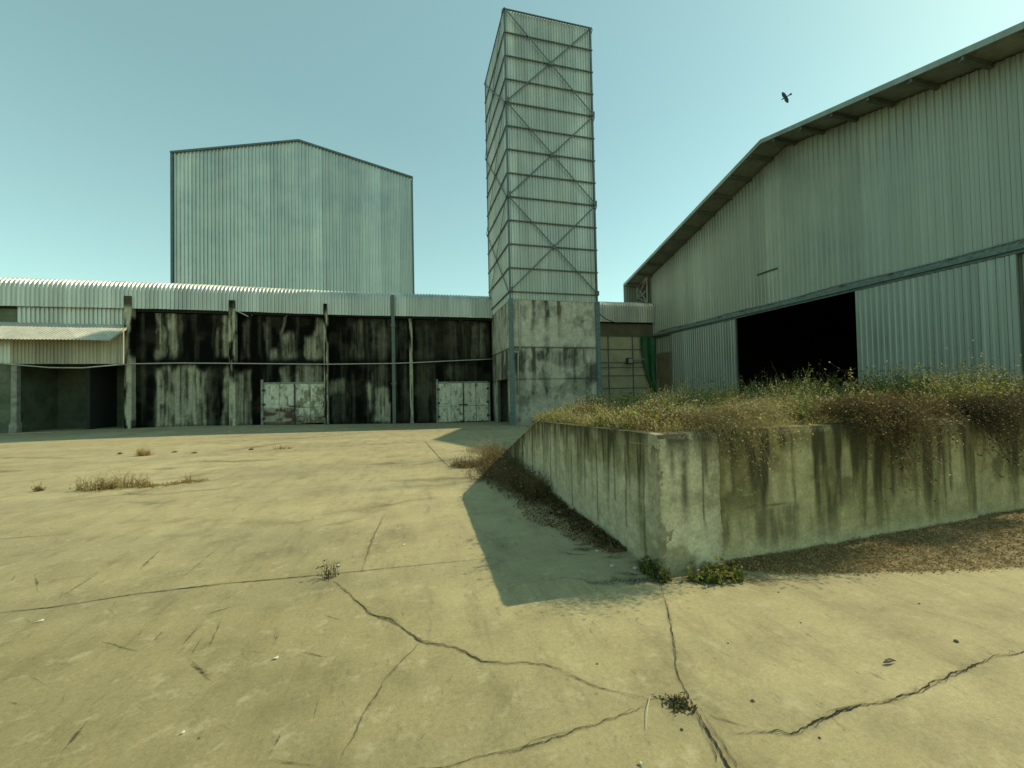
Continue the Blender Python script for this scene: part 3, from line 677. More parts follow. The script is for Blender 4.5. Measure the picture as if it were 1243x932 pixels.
for (u, v) in ((U0, VT), (U1, VT), (U0, VB), (U1, VB)):
    su = -1 if u == U0 else 1; sv = -1 if v == VT else 1
    mb = MB(); a = u+su*0.05; b = v+sv*0.05
    mb.box((min(a-0.055, a+0.055), b-0.055, Z0-0.40), (a+0.055, b+0.055, Z1+0.06)); mb.build('corner_post', M['trim'], tw)
    if sv < 0:
        mb = MB(); mb.box((u+su*0.04-0.13, VT-0.2, -0.6), (u+su*0.04+0.13, VT-0.004, Z0-0.42)); o = mb.build('base_post', M['bluesteel'], tw, bevel=0.01)
for s_ in (0,):
    pp = [on(1, VT-0.1, x, y) for x, y in ((630, 362), (630.5, 390), (631.5, 424), (631.5, 427), (628, 427.3), (621.5, 427), (619.5, 424))]
    mb = MB(); mb.tube(pp, 0.045, 8); mb.tube([on(1, VT-0.1, x, y) for x, y in ((629, 428), (629, 450), (629.5, 480))], 0.03, 8); mb.build('drain_pipe', M['pale'], tw, True)
mb = MB(); q = on(1, VT-0.05, 707.5, 388); mb.tube([q+np.array([0, .045, -.09]), q+np.array([0, 0, -.05]), q+np.array([0, -.05, 0.0]), q+np.array([0, -.02, .06])], [0.03, 0.09, 0.09, 0.02], 10); mb.build('bulkhead_lamp', M['pale'], tw, True)
mb = MB(); mb.tube([on(1, 24.2, 727, 380), on(1, 26, 735, 387), on(1, 28.5, 747, 391.5), on(1, 28.9, 752, 392)], 0.03, 6); tag(mb.build('wire', M['black'], None, True), 'short black wire sagging from the tower corner to the eave at its right', 'wire')

# tarpaulin and floodlight on the link wall
ny, nx = 40, 24; V = []
for j in range(ny):
    y = 409+(482-409)*j/(ny-1); h = FH(790, y)
    lx = np.interp(y, [409, 420, 432, 445, 458, 470, 482], [774.5, 775.3, 776.5, 779, 782.5, 786.5, 791])
    ua, ub = FU(lx, y), 19.62
    for i in range(nx):
        f = i/(nx-1); V.append((ua+(ub-ua)*f, VF-0.35+0.09*math.sin(f*11+j*0.05)*(0.4+0.6*j/ny)+0.05*math.sin(f*4+j*0.2), h))
V = np.array(V); ix = np.arange(ny*nx).reshape(ny, nx)
o = quads('tarpaulin', V, np.stack([ix[:-1, :-1], ix[1:, :-1], ix[1:, 1:], ix[:-1, 1:]], -1).reshape(-1, 4), M['tarp'], smooth=True)
md = o.modifiers.new('thick', 'SOLIDIFY'); md.thickness = 0.012
tag(o, 'dark green tarpaulin hanging in the corner between panel wall and hangar', 'tarpaulin')
fl = thing('floodlight', 'small black floodlight on a bracket in front of the panelled wall', 'lamp', tuple(on(1, VF-0.5, 765, 438)))
q = on(1, VF-0.5, 764.5, 438)
mb = MB(); mb.box(q+np.array([-.28, -.14, -.24]), q+np.array([.26, .12, .24])); mb.build('housing', M['black'], fl, bevel=0.03)
mb = MB(); mb.box(q+np.array([-.2, -.165, -.17]), q+np.array([.18, -.142, .17])); mb.build('glass', M['glass'], fl)
mb = MB(); mb.bar(q+np.array([0.262, 0, 0.02]), q+np.array([1.35, 0.1, 0.12]), 0.12, 0.1, (0, 0, 1)); mb.bar(q+np.array([0.1, 0.122, 0]), q+np.array([0.1, 0.497, 0]), 0.08, 0.08, (0, 0, 1)); mb.build('bracket', M['concrete'], fl)

# ------------------------------------------------------------------ hangar on the right
UH = 19.72; VC, VN = 29.25, 8.0; VR = 16.9; OV = 1.6; UE = 46.0
VE0, VE1 = 30.95, 7.3; HE = 10.75; HRG = 14.62; SL = (HRG-HE)/(VE0-VR); SLN = 0.232
hr = thing('hangar', 'large gabled zinc hangar with wide sliding doors standing open and deep eaves', 'building', (UH+6, VR, 0))
roofz = lambda v: HRG-(SL if v > VR else SLN)*abs(v-VR)
TRK = 6.08
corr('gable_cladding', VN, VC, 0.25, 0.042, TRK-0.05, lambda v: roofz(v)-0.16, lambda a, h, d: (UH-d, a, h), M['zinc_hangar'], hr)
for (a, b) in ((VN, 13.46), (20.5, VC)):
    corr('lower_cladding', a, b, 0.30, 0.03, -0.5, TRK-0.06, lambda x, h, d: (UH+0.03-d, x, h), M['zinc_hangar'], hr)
# shell
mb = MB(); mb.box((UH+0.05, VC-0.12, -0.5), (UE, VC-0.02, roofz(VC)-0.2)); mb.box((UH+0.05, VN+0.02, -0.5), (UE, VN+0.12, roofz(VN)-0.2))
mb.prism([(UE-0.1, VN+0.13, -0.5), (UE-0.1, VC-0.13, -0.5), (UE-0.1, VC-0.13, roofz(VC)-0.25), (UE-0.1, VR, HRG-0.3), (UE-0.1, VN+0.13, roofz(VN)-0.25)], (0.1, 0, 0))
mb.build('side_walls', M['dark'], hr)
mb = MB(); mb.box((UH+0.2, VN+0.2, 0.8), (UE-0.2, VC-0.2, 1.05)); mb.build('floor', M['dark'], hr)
for (va, vb) in ((VR, VE0), (VE1, VR)):
    mb = MB(); za, zb = roofz(va), roofz(vb)
    mb.prism([(UH-OV+0.06, va, za-0.10), (UH-OV+0.06, vb, zb-0.10), (UH-OV+0.06, vb, zb), (UH-OV+0.06, va, za)], (UE+0.5-UH+OV, 0, 0)); mb.build('roof', M['soffit'], hr)
    mb = MB(); mb.prism([(UH-OV, va, za-0.17), (UH-OV, vb, zb-0.17), (UH-OV, vb, zb+0.05), (UH-OV, va, za+0.05)], (0.057, 0, 0)); mb.build('barge_board', M['zinc_door'], hr)
for v in np.arange(VR-9.3, VR+14.0, 1.43):
    if abs(v-VR) < 0.3: continue
    z = roofz(v)-0.1; mb = MB(); mb.box((UH-OV+0.07, v-0.035, z-0.19), (UH-0.045, v+0.035, z-0.004)); mb.box((UH-OV+0.07, v+0.036, z-0.19), (UH-0.045, v+0.10, z-0.165)); mb.build('purlin', M['steel'], hr)
# boxed far eave: hanging fascia and bracket truss
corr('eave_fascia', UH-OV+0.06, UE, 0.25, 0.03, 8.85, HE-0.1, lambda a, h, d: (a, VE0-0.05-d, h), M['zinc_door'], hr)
mb = MB(); mb.box((UH-OV, VE0-0.06, 8.8), (UH-OV+0.05, VE0+0.02, HE)); mb.box((UH-OV, VE0-0.1, 8.72), (UE, VE0+0.02, 8.84)); mb.box((UH-OV+0.08, VC+0.3, 8.85), (UH-OV+0.16, VE0-0.12, 8.95)); mb.build('eave_frame', M['steel'], hr)
mb = MB(); xt = UH-0.35
A, B, Cc, D = (xt, VC+0.12, 8.9), (xt, VE0-0.15, 9.6), (xt, VE0-0.15, HE-0.25), (xt, VC+0.12, 11.0)
for p, q in ((A, B), (B, Cc), (Cc, D), (D, A), (A, Cc), (B, D), ((xt, VC+.12, 9.9), B)): mb.bar(p, q, 0.06, 0.06, (1, 0, 0))
mb.build('bracket_truss', M['cable'], hr)
# track
mb = MB(); mb.box((UH-0.34, 7.9, TRK-0.08), (UH-0.06, 28.9, TRK+0.10)); mb.box((UH-0.22, 7.9, TRK-0.18), (UH-0.14, 28.9, TRK-0.085)); mb.build('door_track', M['bluesteel'], hr)
mb = MB(); mb.tube([(UH-0.16, v, TRK+0.24+0.03*math.sin(v)) for v in np.arange(8.0, 28.9, 0.6)], 0.035, 6); mb.build('conduit', M['zinc_door'], hr, True)
for v in np.arange(8.4, 28.5, 1.9):
    mb = MB(); mb.box((UH-0.36, v-0.05, TRK+0.102), (UH-0.05, v+0.05, TRK+0.19)); mb.build('track_bracket', M['steel'], hr)
def sdoor(a, b, lab):
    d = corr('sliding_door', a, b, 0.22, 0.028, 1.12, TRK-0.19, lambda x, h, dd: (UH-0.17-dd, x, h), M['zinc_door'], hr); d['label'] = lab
    mb = MB()
    for v in (a, b): mb.box((UH-0.21, v-0.06, 1.1), (UH-0.12, v+0.06, TRK-0.19))
    mb.box((UH-0.16, a+0.062, 1.1), (UH-0.12, b-0.062, 1.2)); mb.box((UH-0.16, a+0.062, 3.4), (UH-0.12, b-0.062, 3.5)); mb.build('door_frame', M['zinc_door'], d)
sdoor(8.68, 13.5, 'sliding door panel right of the opening')
sdoor(20.47, 26.6, 'sliding door panel left of the opening')
mb = MB(); mb.box((UH-0.10, 26.95, 0.9), (UH-0.035, 28.7, 4.5)); mb.build('side_door', M['brown'], hr)
mb = MB(); mb.box((UH-0.12, 26.85, 0.9), (UH-0.03, 26.945, 4.6)); mb.box((UH-0.12, 28.705, 0.9), (UH-0.03, 28.78, 4.6)); mb.box((UH-0.12, 26.947, 4.502), (UH-0.03, 28.703, 4.6)); mb.build('side_door_frame', M['zinc_door'], hr)
mb = MB(); mb.box((UH-0.07, 17.55, 8.12), (UH-0.037, 18.85, 8.20)); mb.build('vent_slot', M['black'], hr)
mb = MB(); mb.box((UH-0.08, VC-0.05, -0.4), (UH+0.04, VC+0.07, roofz(VC)-0.2)); mb.build('corner_trim', M['zinc_door'], hr)

# ------------------------------------------------------------------ loading dock
U_D, V_D = 2.16, 3.17
dk = thing('loading_dock', 'raised concrete loading dock with streaked mouldy walls and crumbling corner, overgrown with weeds', 'loading dock', (3.2, 4.5, 0))
topL = lambda v: np.interp(v, [3.1, 3.6, 6.5, 6.75, 8.95, 9.6], [1.245, 1.24, 1.155, 1.11, 0.34, 0.05])
LC = np.array([0.48, 0.43, 0.28]); LD = np.array([0.045, 0.041, 0.018]); LO = np.array([0.31, 0.27, 0.115])
def left_col(S, R):
    H = R*topL(S); d = (topL(S)-H)
    lane = fbm(S*7.5, S*0, 80, 3); st = fbm(S*13, H*0.55, 81, 5); st2 = fbm(S*34, H*1.3, 82, 3); bl = fbm(S*2, H*2.2, 83, 5)
    reach = 0.25+0.80*sst(0.36, 0.70, lane)
    fade = np.clip(1-d/reach, 0, 1)**0.95
    D = fade*(0.45+0.85*sst(0.40, 0.64, st))*(0.55+0.6*sst(0.35, 0.6, st2))*0.85+0.35*np.exp(-d/0.07)
    thin = 0
    for k, (v0, ln) in enumerate(((3.42, 1.1), (3.75, .9), (3.98, .7), (4.4, 1.0), (4.75, .8), (5.15, 1.0), (5.6, .75), (6.0, .85), (6.3, .6))):
        thin = np.maximum(thin, np.exp(-((S-v0-0.03*(fbm(H*3, S*0+k, 84)-.5))/0.014)**2)*(d < ln)*0.75)
    D = np.maximum(D, thin)
    D = D+0.25*sst(.55, .7, bl)*0.7
    D = D+0.75*(1-sst(0.03, 0.20, H+(bl-.5)*.25))
    pit = fbm(S*62, H*62, 85, 3); pit2 = fbm(S*9, H*7, 86, 4)
    D = np.maximum(D, 0.55*np.exp(-((S-V_D)/(0.035+0.05*pit2)))*(0.45+0.75*fbm(S*20, H*11, 87, 4)))
    c = mixc(np.broadcast_to(LC, S.shape+(3,)), np.broadcast_to(LO, S.shape+(3,)), np.clip(fade*0.8+0.5*sst(.5, .7, bl), 0, 1)*0.75)
    return mixc(c, np.broadcast_to(LD, S.shape+(3,)), np.clip(D, 0, 0.93))
def rough2(a, b, k): return (fbm(a*6, b*6, k, 4)-.5)*0.018+(fbm(a*22, b*22, k+3, 3)-.5)*0.006
def chip(e, h, k, amp=0.010):   # broken arris: e = distance from the edge
    return np.exp(-(e/0.05)**2)*amp*np.clip(fbm(h*24, e*30+k, k, 5)*2.6-0.8, 0, 1.4)
rr_ = np.concatenate([np.linspace(0, 0.95, 110), [0.97, 0.985, 1.0]])-0.0
slab('side_wall', lambda s, r, d: np.stack([U_D+d+rough2(s, r, 5)*(0 if d else 1)+chip(s-V_D-.0, r*1.3, 6, .004)*(0 if d else 1), s, -0.12+(topL(s)+0.12)*r+0.008*(fbm(s*9, s*0+d, 7)-.5)], -1),
     np.concatenate([np.arange(V_D+.002, V_D+.16, 0.008), np.arange(V_D+.165, 4.6, 0.02), np.arange(4.6, 9.6, 0.035)]), rr_, left_col, 0.17, M['dockwall'], dk, smooth=False)
VW = V_D+0.035
def front_col(S, H):
    d = 1.25-H
    lane = fbm(S*5.5, S*0+3, 90, 3); st = fbm(S*10, H*0.7, 91, 5); st2 = fbm(S*26, H*1.4, 92, 3); bl = fbm(S*1.7, H*2.4, 93, 5); bl2 = fbm(S*5, H*5, 97, 5)
    reach = 0.25+1.05*sst(0.35, 0.65, lane)
    fade = np.clip(1-d/reach, 0, 1)**0.8
    D = fade*(0.6+0.9*sst(0.36, 0.6, st))*(0.55+0.7*st2)+0.22*sst(.45, .62, st)*sst(.15, .5, H)
    for (u0, ln, w) in ((2.98, .75, .03), (3.22, .55, .05), (3.70, 1.1, .012), (4.02, .85, .02), (4.30, .9, .035), (4.62, 1.15, .015), (5.05, .9, .04), (5.62, .8, .03), (5.95, .9, .02), (6.30, 1.15, .016)):
        D = np.maximum(D, np.exp(-((S-u0-0.05*(fbm(H*2.4, S*0+u0, 94)-.5))/w)**2)*np.clip((ln-d)*6, 0, 1)*0.85)
    # dark lower wash between lift lines, as on the left half
    lowb = sst(0.52, 0.46, H+0.06*(bl2-.5))*sst(0.08, 0.30, H+0.35*(st-.5))*(1-sst(3.5, 4.3, S+.5*(bl2-.5)))*sst(.36, .62, 0.6*st+0.4*st2)
    D = np.maximum(D, lowb*0.62)
    D = np.maximum(D, 0.6*sst(.52, .66, bl)*sst(.45, .6, bl2+.1)*sst(.35, .6, H))
    D = np.maximum(D, 0.7*np.exp(-((H-0.505-.02*(vnoise(S*5, S*0, 9)-.5))/0.008)**2)*(1-sst(3.5, 3.9, S)))
    D = D*(0.3+0.7*sst(0.03, 0.15, H))
    c = mixc(np.broadcast_to(LC*np.array([1.12, 1.06, .92]), S.shape+(3,)), np.broadcast_to(LO, S.shape+(3,)), np.clip(0.5+fade*0.7+0.9*(bl-.4), 0, 1)*sst(0.03, 0.22, H)*0.95)
    return mixc(c, np.broadcast_to(LD, S.shape+(3,)), np.clip(D, 0, 0.93))
UB = 2.80
hw = np.concatenate([np.linspace(-0.12, 1.19, 66), [1.215, 1.235, 1.25]])
slab('front_wall', lambda s, h, d: np.stack([s, VW+d+rough2(s, h, 15)*(0 if d else 1)+(0.02*sst(1.19, 1.25, h) if not d else 0), h+0.02*(h > 1.2)*(fbm(s*4, s*0+d, 17)-.6)], -1),
     np.arange(UB-0.03, 6.36, 0.022), hw, front_col, 0.18, M['dockwall'], dk)
slab('front_wall', lambda s, h, d: np.stack([s, VW+0.06+d+rough2(s, h, 25)*(0 if d else 1), h-0.03], -1),
     np.arange(6.362, 10.5, 0.04), hw, lambda S, H: front_col(S+20.3, H), 0.18, M['dockwall'], dk)
def block_col(S, H):
    d = 1.25-H; e = np.minimum(S-U_D, UB-S)
    st = fbm(S*9, H*0.8, 101, 5); bl = fbm(S*4, H*4, 102, 5); bl3 = fbm(S*9, H*9, 103, 5)
    D = np.clip(1-d/0.30, 0, 1)*(0.4+0.8*sst(.36, .6, st))
    for (u0, ln, w) in ((2.42, .8, .045), (2.62, 1.05, .012), (2.655, .55, .035), (2.30, .5, .03)):
        D = np.maximum(D, np.exp(-((S-u0-0.03*(fbm(H*3, S*0+u0, 104)-.5))/w)**2)*np.clip((ln-d)*5, 0, 1)*0.8*sst(.25, .55, bl+.15))
    pit = fbm(S*36, H*36, 105, 4); D = np.maximum(D, 0.5*np.exp(-e/(0.015+0.03*bl))*(0.4+0.8*bl3))
    D = np.maximum(D, 0.35*sst(.5, .65, bl))
    c = mixc(np.broadcast_to(LC*1.2, S.shape+(3,)), np.broadcast_to(LO, S.shape+(3,)), np.clip((bl-.35)*1.4, 0, 1)*0.6)
    return mixc(c, np.broadcast_to(LD, S.shape+(3,)), np.clip(D, 0, 0.9))
def blockp(s, h, d):
    if d: return np.stack([s, V_D+d+0*s, h+0.02*(fbm(s*4, s*0+d, 27)-.5)], -1)
    e = np.minimum(s-U_D, UB-s)
    flare = 0.07*sst(0.5, -0.1, h)*sst(2.2, 2.8, s)
    rb = np.exp(-((s-UB+0.02)/0.05)**2)*(fbm(h*7, s*11, 29, 4)-.45)*0.05
    return np.stack([s-0.012*(fbm(h*4.5, s*0, 28, 6)-.5)*(e < 0.03)*4, V_D-flare+chip(e, h, 30, 0.006)+rb+rough2(s, h, 26)+0.03*sst(1.2, 1.25, h), h+0.03*(h > 1.2)*(fbm(s*6, s*0, 27)-.6)], -1)
slab('corner_block', blockp, np.concatenate([np.arange(U_D, U_D+.12, .008), np.linspace(U_D+.12, UB-.1, 26), np.arange(UB-.09, UB+.001, .01)]), np.concatenate([np.linspace(-.12, 1.19, 130), [1.205, 1.22, 1.235, 1.25]]), block_col, 0.16, M['dockwall'], dk)

# soil filling the dock
def soilz(u, v):
    st_ = 6.4+(u-2.2)*1.5
    S = 1-sst(0, 1, (v-st_)/3.3)
    return gz(u, v)-0.08+1.23*S+0.10*(fbm(u*1.1, v*1.1, 41)-.5)*S
su = np.unique(np.concatenate([np.arange(2.31, 7, 0.12), np.arange(7, 19.7, 0.5), [19.68]])); sv = np.unique(np.concatenate([np.arange(3.36, 10, 0.12), np.arange(10, 29, 0.5)]))
A, B = np.meshgrid(su, sv, indexing='ij'); n, m = A.shape; ix = np.arange(n*m).reshape(n, m)
o = quads('soil', np.stack([A, B, soilz(A, B)], -1).reshape(-1, 3), np.stack([ix[:-1, :-1], ix[1:, :-1], ix[1:, 1:], ix[:-1, 1:]], -1).reshape(-1, 4), M['soil'], smooth=True)
tag(o, 'dry earth filling the loading dock under the weeds', None, kind='structure')

# ------------------------------------------------------------------ weeds
YG = (0.29, 0.28, 0.065); STRAW = (0.52, 0.43, 0.19); PALE = (0.55, 0.51, 0.36); DKG = (0.034, 0.075, 0.018); BRN = (0.10, 0.06, 0.026); OLV = (0.17, 0.165, 0.045)
vg = Veg()
def scatter(n, u0, u1, v0, v1, dens=None):
    u = RNG.uniform(u0, u1, n*3); v = RNG.uniform(v0, v1, n*3)
    k = fbm(u*1.3, v*1.3, 55) > RNG.uniform(0.35, 0.62, n*3)
    u, v = u[k][:n], v[k][:n]
    return u, v
# short thatch
for (n, u0, u1, v0, v1, h) in ((9000, 2.2, 7.5, 3.3, 6.5, .16), (6000, 2.3, 12, 5.5, 12, .22), (5000, 7, 19, 3.4, 14, .24), (2500, 2.4, 8, 9, 20, .25)):
    u, v = scatter(n, u0, u1, v0, v1)
    ok = soilz(u, v)-gz(u, v) > 0.02; u, v = u[ok], v[ok]; z = soilz(u, v)-0.02; k = len(u)
    T = np.stack([u+RNG.normal(size=k)*.09, v+RNG.normal(size=k)*.09, z+h*RNG.uniform(.3, 1.2, k)], 1)
    c = tint(k, STRAW, .35, OLV); vg.stems(np.stack([u, v, z], 1), T, RNG.normal(size=(k, 3))*.025, np.full(k, .006), c*.7, c, 2)
# taller seeding weeds, in patches of different kinds
PATCH = [((0.075, 0.115, 0.026), (0.16, 0.17, 0.04), OLV, OLV, .12, .042, 10, 1.0), (STRAW, (0.30, 0.22, 0.09), (.30, .22, .09), STRAW, .4, .024, 4, .75),
         (YG, (0.30, 0.26, 0.065), OLV, STRAW, .65, .034, 7, .85), ((0.14, 0.085, 0.035), (0.19, 0.13, 0.05), BRN, (.16, .11, .05), .5, .026, 6, .9)]
for (n, u0, u1, v0, v1, h, st) in ((800, 2.3, 3.6, 3.5, 6.8, .20, 7), (1300, 3.2, 5.6, 3.4, 6.5, .25, 7), (1200, 3.0, 8, 5.5, 11, .28, 7), (900, 5.6, 11, 3.4, 9, .50, 8), (600, 8, 19, 6, 15, .36, 8), (450, 3.0, 9, 9, 18, .30, 7)):
    u = RNG.uniform(u0, u1, n); v = RNG.uniform(v0, v1, n)
    ok = (soilz(u, v)-gz(u, v) > 0.1); u, v = u[ok], v[ok]
    cl_ = fbm(u*1.5, v*1.5, 57, 3); ok = cl_ > RNG.uniform(.3, .6, len(u)); u, v, cl_ = u[ok], v[ok], cl_[ok]
    kind_ = np.clip(((fbm(u*0.8, v*0.8, 63, 3)-.25)*8).astype(int), 0, 3); kind_ = np.where(RNG.rand(len(u)) < .2, RNG.randint(0, 4, len(u)), kind_)
    for q_, (lf, lf2, sc, sc2, hp, ls, lp, hk) in enumerate(PATCH):
        m_ = kind_ == q_
        if not m_.any(): continue
        weeds(vg, u[m_], v[m_], soilz(u[m_], v[m_])-.02, h*hk*RNG.uniform(.55, 1.2, m_.sum())*(0.3+1.7*sst(.38, .72, cl_[m_])), st, .55, sc, lf, PALE, lpn=lp, leaf=ls, headr=.0075, headp=hp, w=.004, cl2=lf2, cs2=sc2)
tag(vg.build('dock_weeds', M['leaf']), 'yellow green seeding weeds and straw covering the top of the loading dock', None, kind='stuff')

def bush(name, label, cat, cu, cv, ru, rv, h, n, cl, cl2, cs, leaf=.035, heads=.2, spread=.3, st=9, lpn=12, zfn=soilz, grp=None, w=.005, asp=.3):
    g = Veg(); a = RNG.uniform(0, 2*math.pi, n); r = np.sqrt(RNG.rand(n))
    u = cu+ru*r*np.cos(a); v = cv+rv*r*np.sin(a)
    hh = h*(1.05-0.6*r**2)*RNG.uniform(.6, 1.2, n)
    weeds(g, u, v, zfn(u, v)-.02, hh, st, spread, cs, cl, PALE, lpn=lpn, leaf=leaf, headp=heads, headr=.008, cl2=cl2, w=w, asp=asp)
    o = g.build(name, M['leaf']); return tag(o, label, cat, grp)
q = lambda x, v: float(on(1, v, x, 480)[0])
bush('shrub', 'dark green leafy shrub in front of the right sliding door', 'shrub', q(1090, 5.6), 5.6, 1.05, .7, .80, 210, DKG, (0.05, 0.085, 0.02), (.05, .055, .02), .042, .15)
bush('shrub', 'tall sparse shrub at the right edge of the dock top', 'shrub', q(1190, 5.2), 5.2, 1.1, .6, .85, 200, (0.05, 0.075, 0.02), (0.10, 0.10, 0.03), (.08, .07, .03), .036, .5)
bush('shrub', 'bright yellow green bush at the left side of the dark hangar opening', 'shrub', q(882, 6.4), 6.4, .55, .5, .48, 120, (0.085, 0.125, 0.022), (0.15, 0.16, 0.03), OLV, .034, .1)
bush('shrub', 'small yellow bush of seeding stalks below the brown side door', 'shrub', q(812, 7.2), 7.2, .55, .5, .62, 70, (0.14, 0.15, 0.03), (0.2, 0.17, 0.05), STRAW, .03, .7)

def tangle(name, label, cat, u0, u1, drop, n, cs, cs2, cl, cl2, leaf, heads, out=.28, wl=.0035, lp=7, vtop=3.36, hc=PALE):
    """creeper hanging over the wall top"""
    g = Veg(); nc = max(5, int((u1-u0)*6)); cc_ = np.sort(RNG.uniform(u0, u1, nc)); cd = RNG.uniform(.15, 1.0, nc)**1.2; ch_ = RNG.uniform(0, 1, nc)**1.5; cw = RNG.uniform(.06, .2, nc); ct = RNG.rand(nc)
    i_ = RNG.choice(nc, n, p=(cd*cw+.03)/np.sum(cd*cw+.03)); u = cc_[i_]+RNG.normal(size=n)*cw[i_]*.8
    B = np.stack([u, vtop+RNG.uniform(-.05, .35, n), 1.2+RNG.uniform(0, .16, n)+ch_[i_]*.12], 1)
    rnd = RNG.rand(n); fl_ = np.exp(-((u-cc_[i_])/(cw[i_]*1.3))**2)
    dz = np.where(rnd > .35, -drop*1.35*cd[i_]*fl_*(rnd-.35)/.65, (.10+.34*ch_[i_])*(1-rnd/.35)*RNG.rand(n))
    T = np.stack([u+RNG.normal(size=n)*.10, V_D-.03-np.abs(RNG.normal(size=n))*out*(.3+.5*cd[i_])+np.where(rnd > .35, 0, RNG.uniform(0, .45, n)), 1.22+dz], 1)
    sag = np.stack([RNG.normal(size=n)*.06, -np.abs(RNG.normal(size=n))*.09-.03, .06+np.abs(RNG.normal(size=n))*.07+0.1*rnd], 1)
    c = tint(n, cs, .3, cs2)*(0.65+0.8*ct[i_])[:, None]; g.stems(B, T, sag, np.full(n, wl), c*.8, c, 5)
    k = n*lp; i = RNG.randint(0, n, k); t = RNG.uniform(.1, 1, k)[:, None]
    pos = B[i]+(T-B)[i]*t+sag[i]*4*t*(1-t)+RNG.normal(size=(k, 3))*.02
    g.leaves(pos, leaf*RNG.uniform(.4, 1.4, k), .3, tint(k, cl, .4, cl2)*(0.6+0.9*ct[i_][i])[:, None], droop=.1)
    if heads: 
        m_ = int(n*heads); i = RNG.randint(0, n, m_); t = RNG.uniform(.4, 1, m_)[:, None]
        g.heads(B[i]+(T-B)[i]*t+sag[i]*4*t*(1-t)+RNG.normal(size=(m_, 3))*.025, .006*RNG.uniform(.6, 1.4, m_), tint(m_, hc, .25))
    return tag(g.build(name, M['leaf']), label, cat)
tangle('creeper', 'reddish brown creeper speckled with seed heads hanging over the middle of the dock front', 'creeper', 4.30, 5.95, .70, 1500, (.13, .09, .04), (.09, .08, .035), (0.085, 0.07, 0.026), (0.16, 0.10, 0.04), .026, .5)
tangle('creeper', 'dark brown creeper spilling over the right end of the dock wall', 'creeper', 6.25, 8.0, .66, 1300, (.085, .065, .03), (.07, .06, .028), (0.055, 0.055, 0.02), (0.13, 0.09, 0.035), .026, .5, .32)
tangle('straw_clump', 'pale dead straw drooping over the dock front beside the corner block', 'dry grass', 2.85, 3.6, .46, 620, (.36, .30, .15), (.20, .16, .075), (0.24, 0.20, .08), (0.34, .28, .12), .022, .25, .22, .003, 6)
# fringe along the left wall top
g = Veg(); n = 500; v = RNG.uniform(3.4, 7.4, n); u = 2.33+RNG.rand(n)*.35
weeds(g, u, v, soilz(np.full(n, 2.4), v)-.02, .22*RNG.uniform(.5, 1.1, n), 5, .5, STRAW, YG, PALE, 6, .026, cl2=(.2, .16, .06), headp=.6, headr=.006)
tag(g.build('wall_top_weeds', M['leaf']), 'low pale seeding weeds fringing the top of the dock side wall', None, kind='stuff')

# weeds and litter along the foot of the side wall
g = Veg()
def foot(n, f0, f1, w0, w1, h, st, cs, cl, cl2, **kw):
    v = f0+(f1-f0)*RNG.rand(n); w = np.interp(v, [3.6, 5, 6.5, 8, 9.3], [w0*.3, w0, w1, w1*1.1, w1]); u = U_D-.01-np.abs(RNG.normal(size=n))*w*.5
    weeds(g, u, v, gz(u, v)-.01, h*RNG.uniform(.4, 1.15, n)*np.interp(v, [3.6, 5.2, 6.2, 9], [.4, .6, 1, 1.1]), st, .55, cs, cl, PALE, cl2=cl2, **kw)
foot(230, 3.9, 7.3, .22, .36, .18, 8, (.13, .095, .045), (0.085, 0.085, 0.03), (.15, .095, .045), lpn=9, leaf=.026, headp=.06)
foot(300, 5.9, 9.4, .3, .55, .42, 8, (.16, .11, .055), (0.10, 0.10, 0.035), (.20, .12, .055), lpn=8, leaf=.028, headp=.12)
foot(190, 7.4, 9.9, .3, .80, .42, 9, (.22, .15, .065), (0.15, 0.10, 0.04), (.2, .14, .06), lpn=4, leaf=.025, headp=.15)
n = 9000; v = RNG.uniform(3.75, 9.4, n); w = np.interp(v, [3.75, 5, 6.5, 9.4], [.22, .70, .80, .95]); u = U_D-RNG.rand(n)**1.5*w*(0.7+0.9*(fbm(v*2.5, v*0, 58)-.3))
g.leaves(np.stack([u, v, gz(u, v)+.006+RNG.rand(n)*.03], 1), .035*RNG.uniform(.4, 1.2, n), .3, tint(n, (.26, .165, .085), .5, (.13, .10, .05)))
tag(g.build('wall_foot_weeds', M['leaf']), 'brown weeds and dead leaf litter along the shaded foot of the dock side wall', None, kind='stuff')

# corner plants
flat = lambda u, v: gz(u, v)
bush('weed_plant', 'low green leafy plant at the foot of the crumbling dock corner', 'weed', 2.58, 3.0, .24, .10, .15, 34, (.10, .135, .03), (.22, .20, .05), OLV, .036, .1, .9, 6, 8, flat, 'weeds at the dock corner')
bush('weed_plant', 'narrow mossy green weed hugging the shaded side of the dock corner', 'weed', 2.10, 3.22, .06, .15, .17, 30, (.08, .10, .03), (.15, .14, .04), OLV, .026, .0, .45, 6, 8, flat, 'weeds at the dock corner')
# tufts in the yard
def tuft(name, label, px, py, ru, rv, h, n, cs, cs2, leafy=3, heads=.15, lean=.4, w=.006):
    p = G(px, py); g = Veg(); a = RNG.uniform(0, 2*math.pi, n); r = np.sqrt(RNG.rand(n)); u = p[0]+ru*r*np.cos(a); v = p[1]+rv*r*np.sin(a)
    weeds(g, u, v, gz(u, v)-.01, h*(1.1-.5*r)*RNG.uniform(.5, 1.2, n)*(0.5+fbm(u*3, v*3, 71)), 6, lean, cs, cs, PALE, leafy, .03, .18, .007, heads, w, cs2, cs2)
    return tag(g.build(name, M['dry']), label, 'grass', 'dry grass tufts in the yard')
DRY = (.36, .25, .09); DR2 = (.20, .165, .06)
tuft('grass_tuft', 'long row of dry brown grass growing from a slab joint, largest in the yard', 128, 592, .42, .13, .24, 80, DRY, DR2)
g0 = bpy.data.objects['grass_tuft']
pa, pb, pc = G(120, 594), G(185, 590), G(248, 584)
g = Veg()
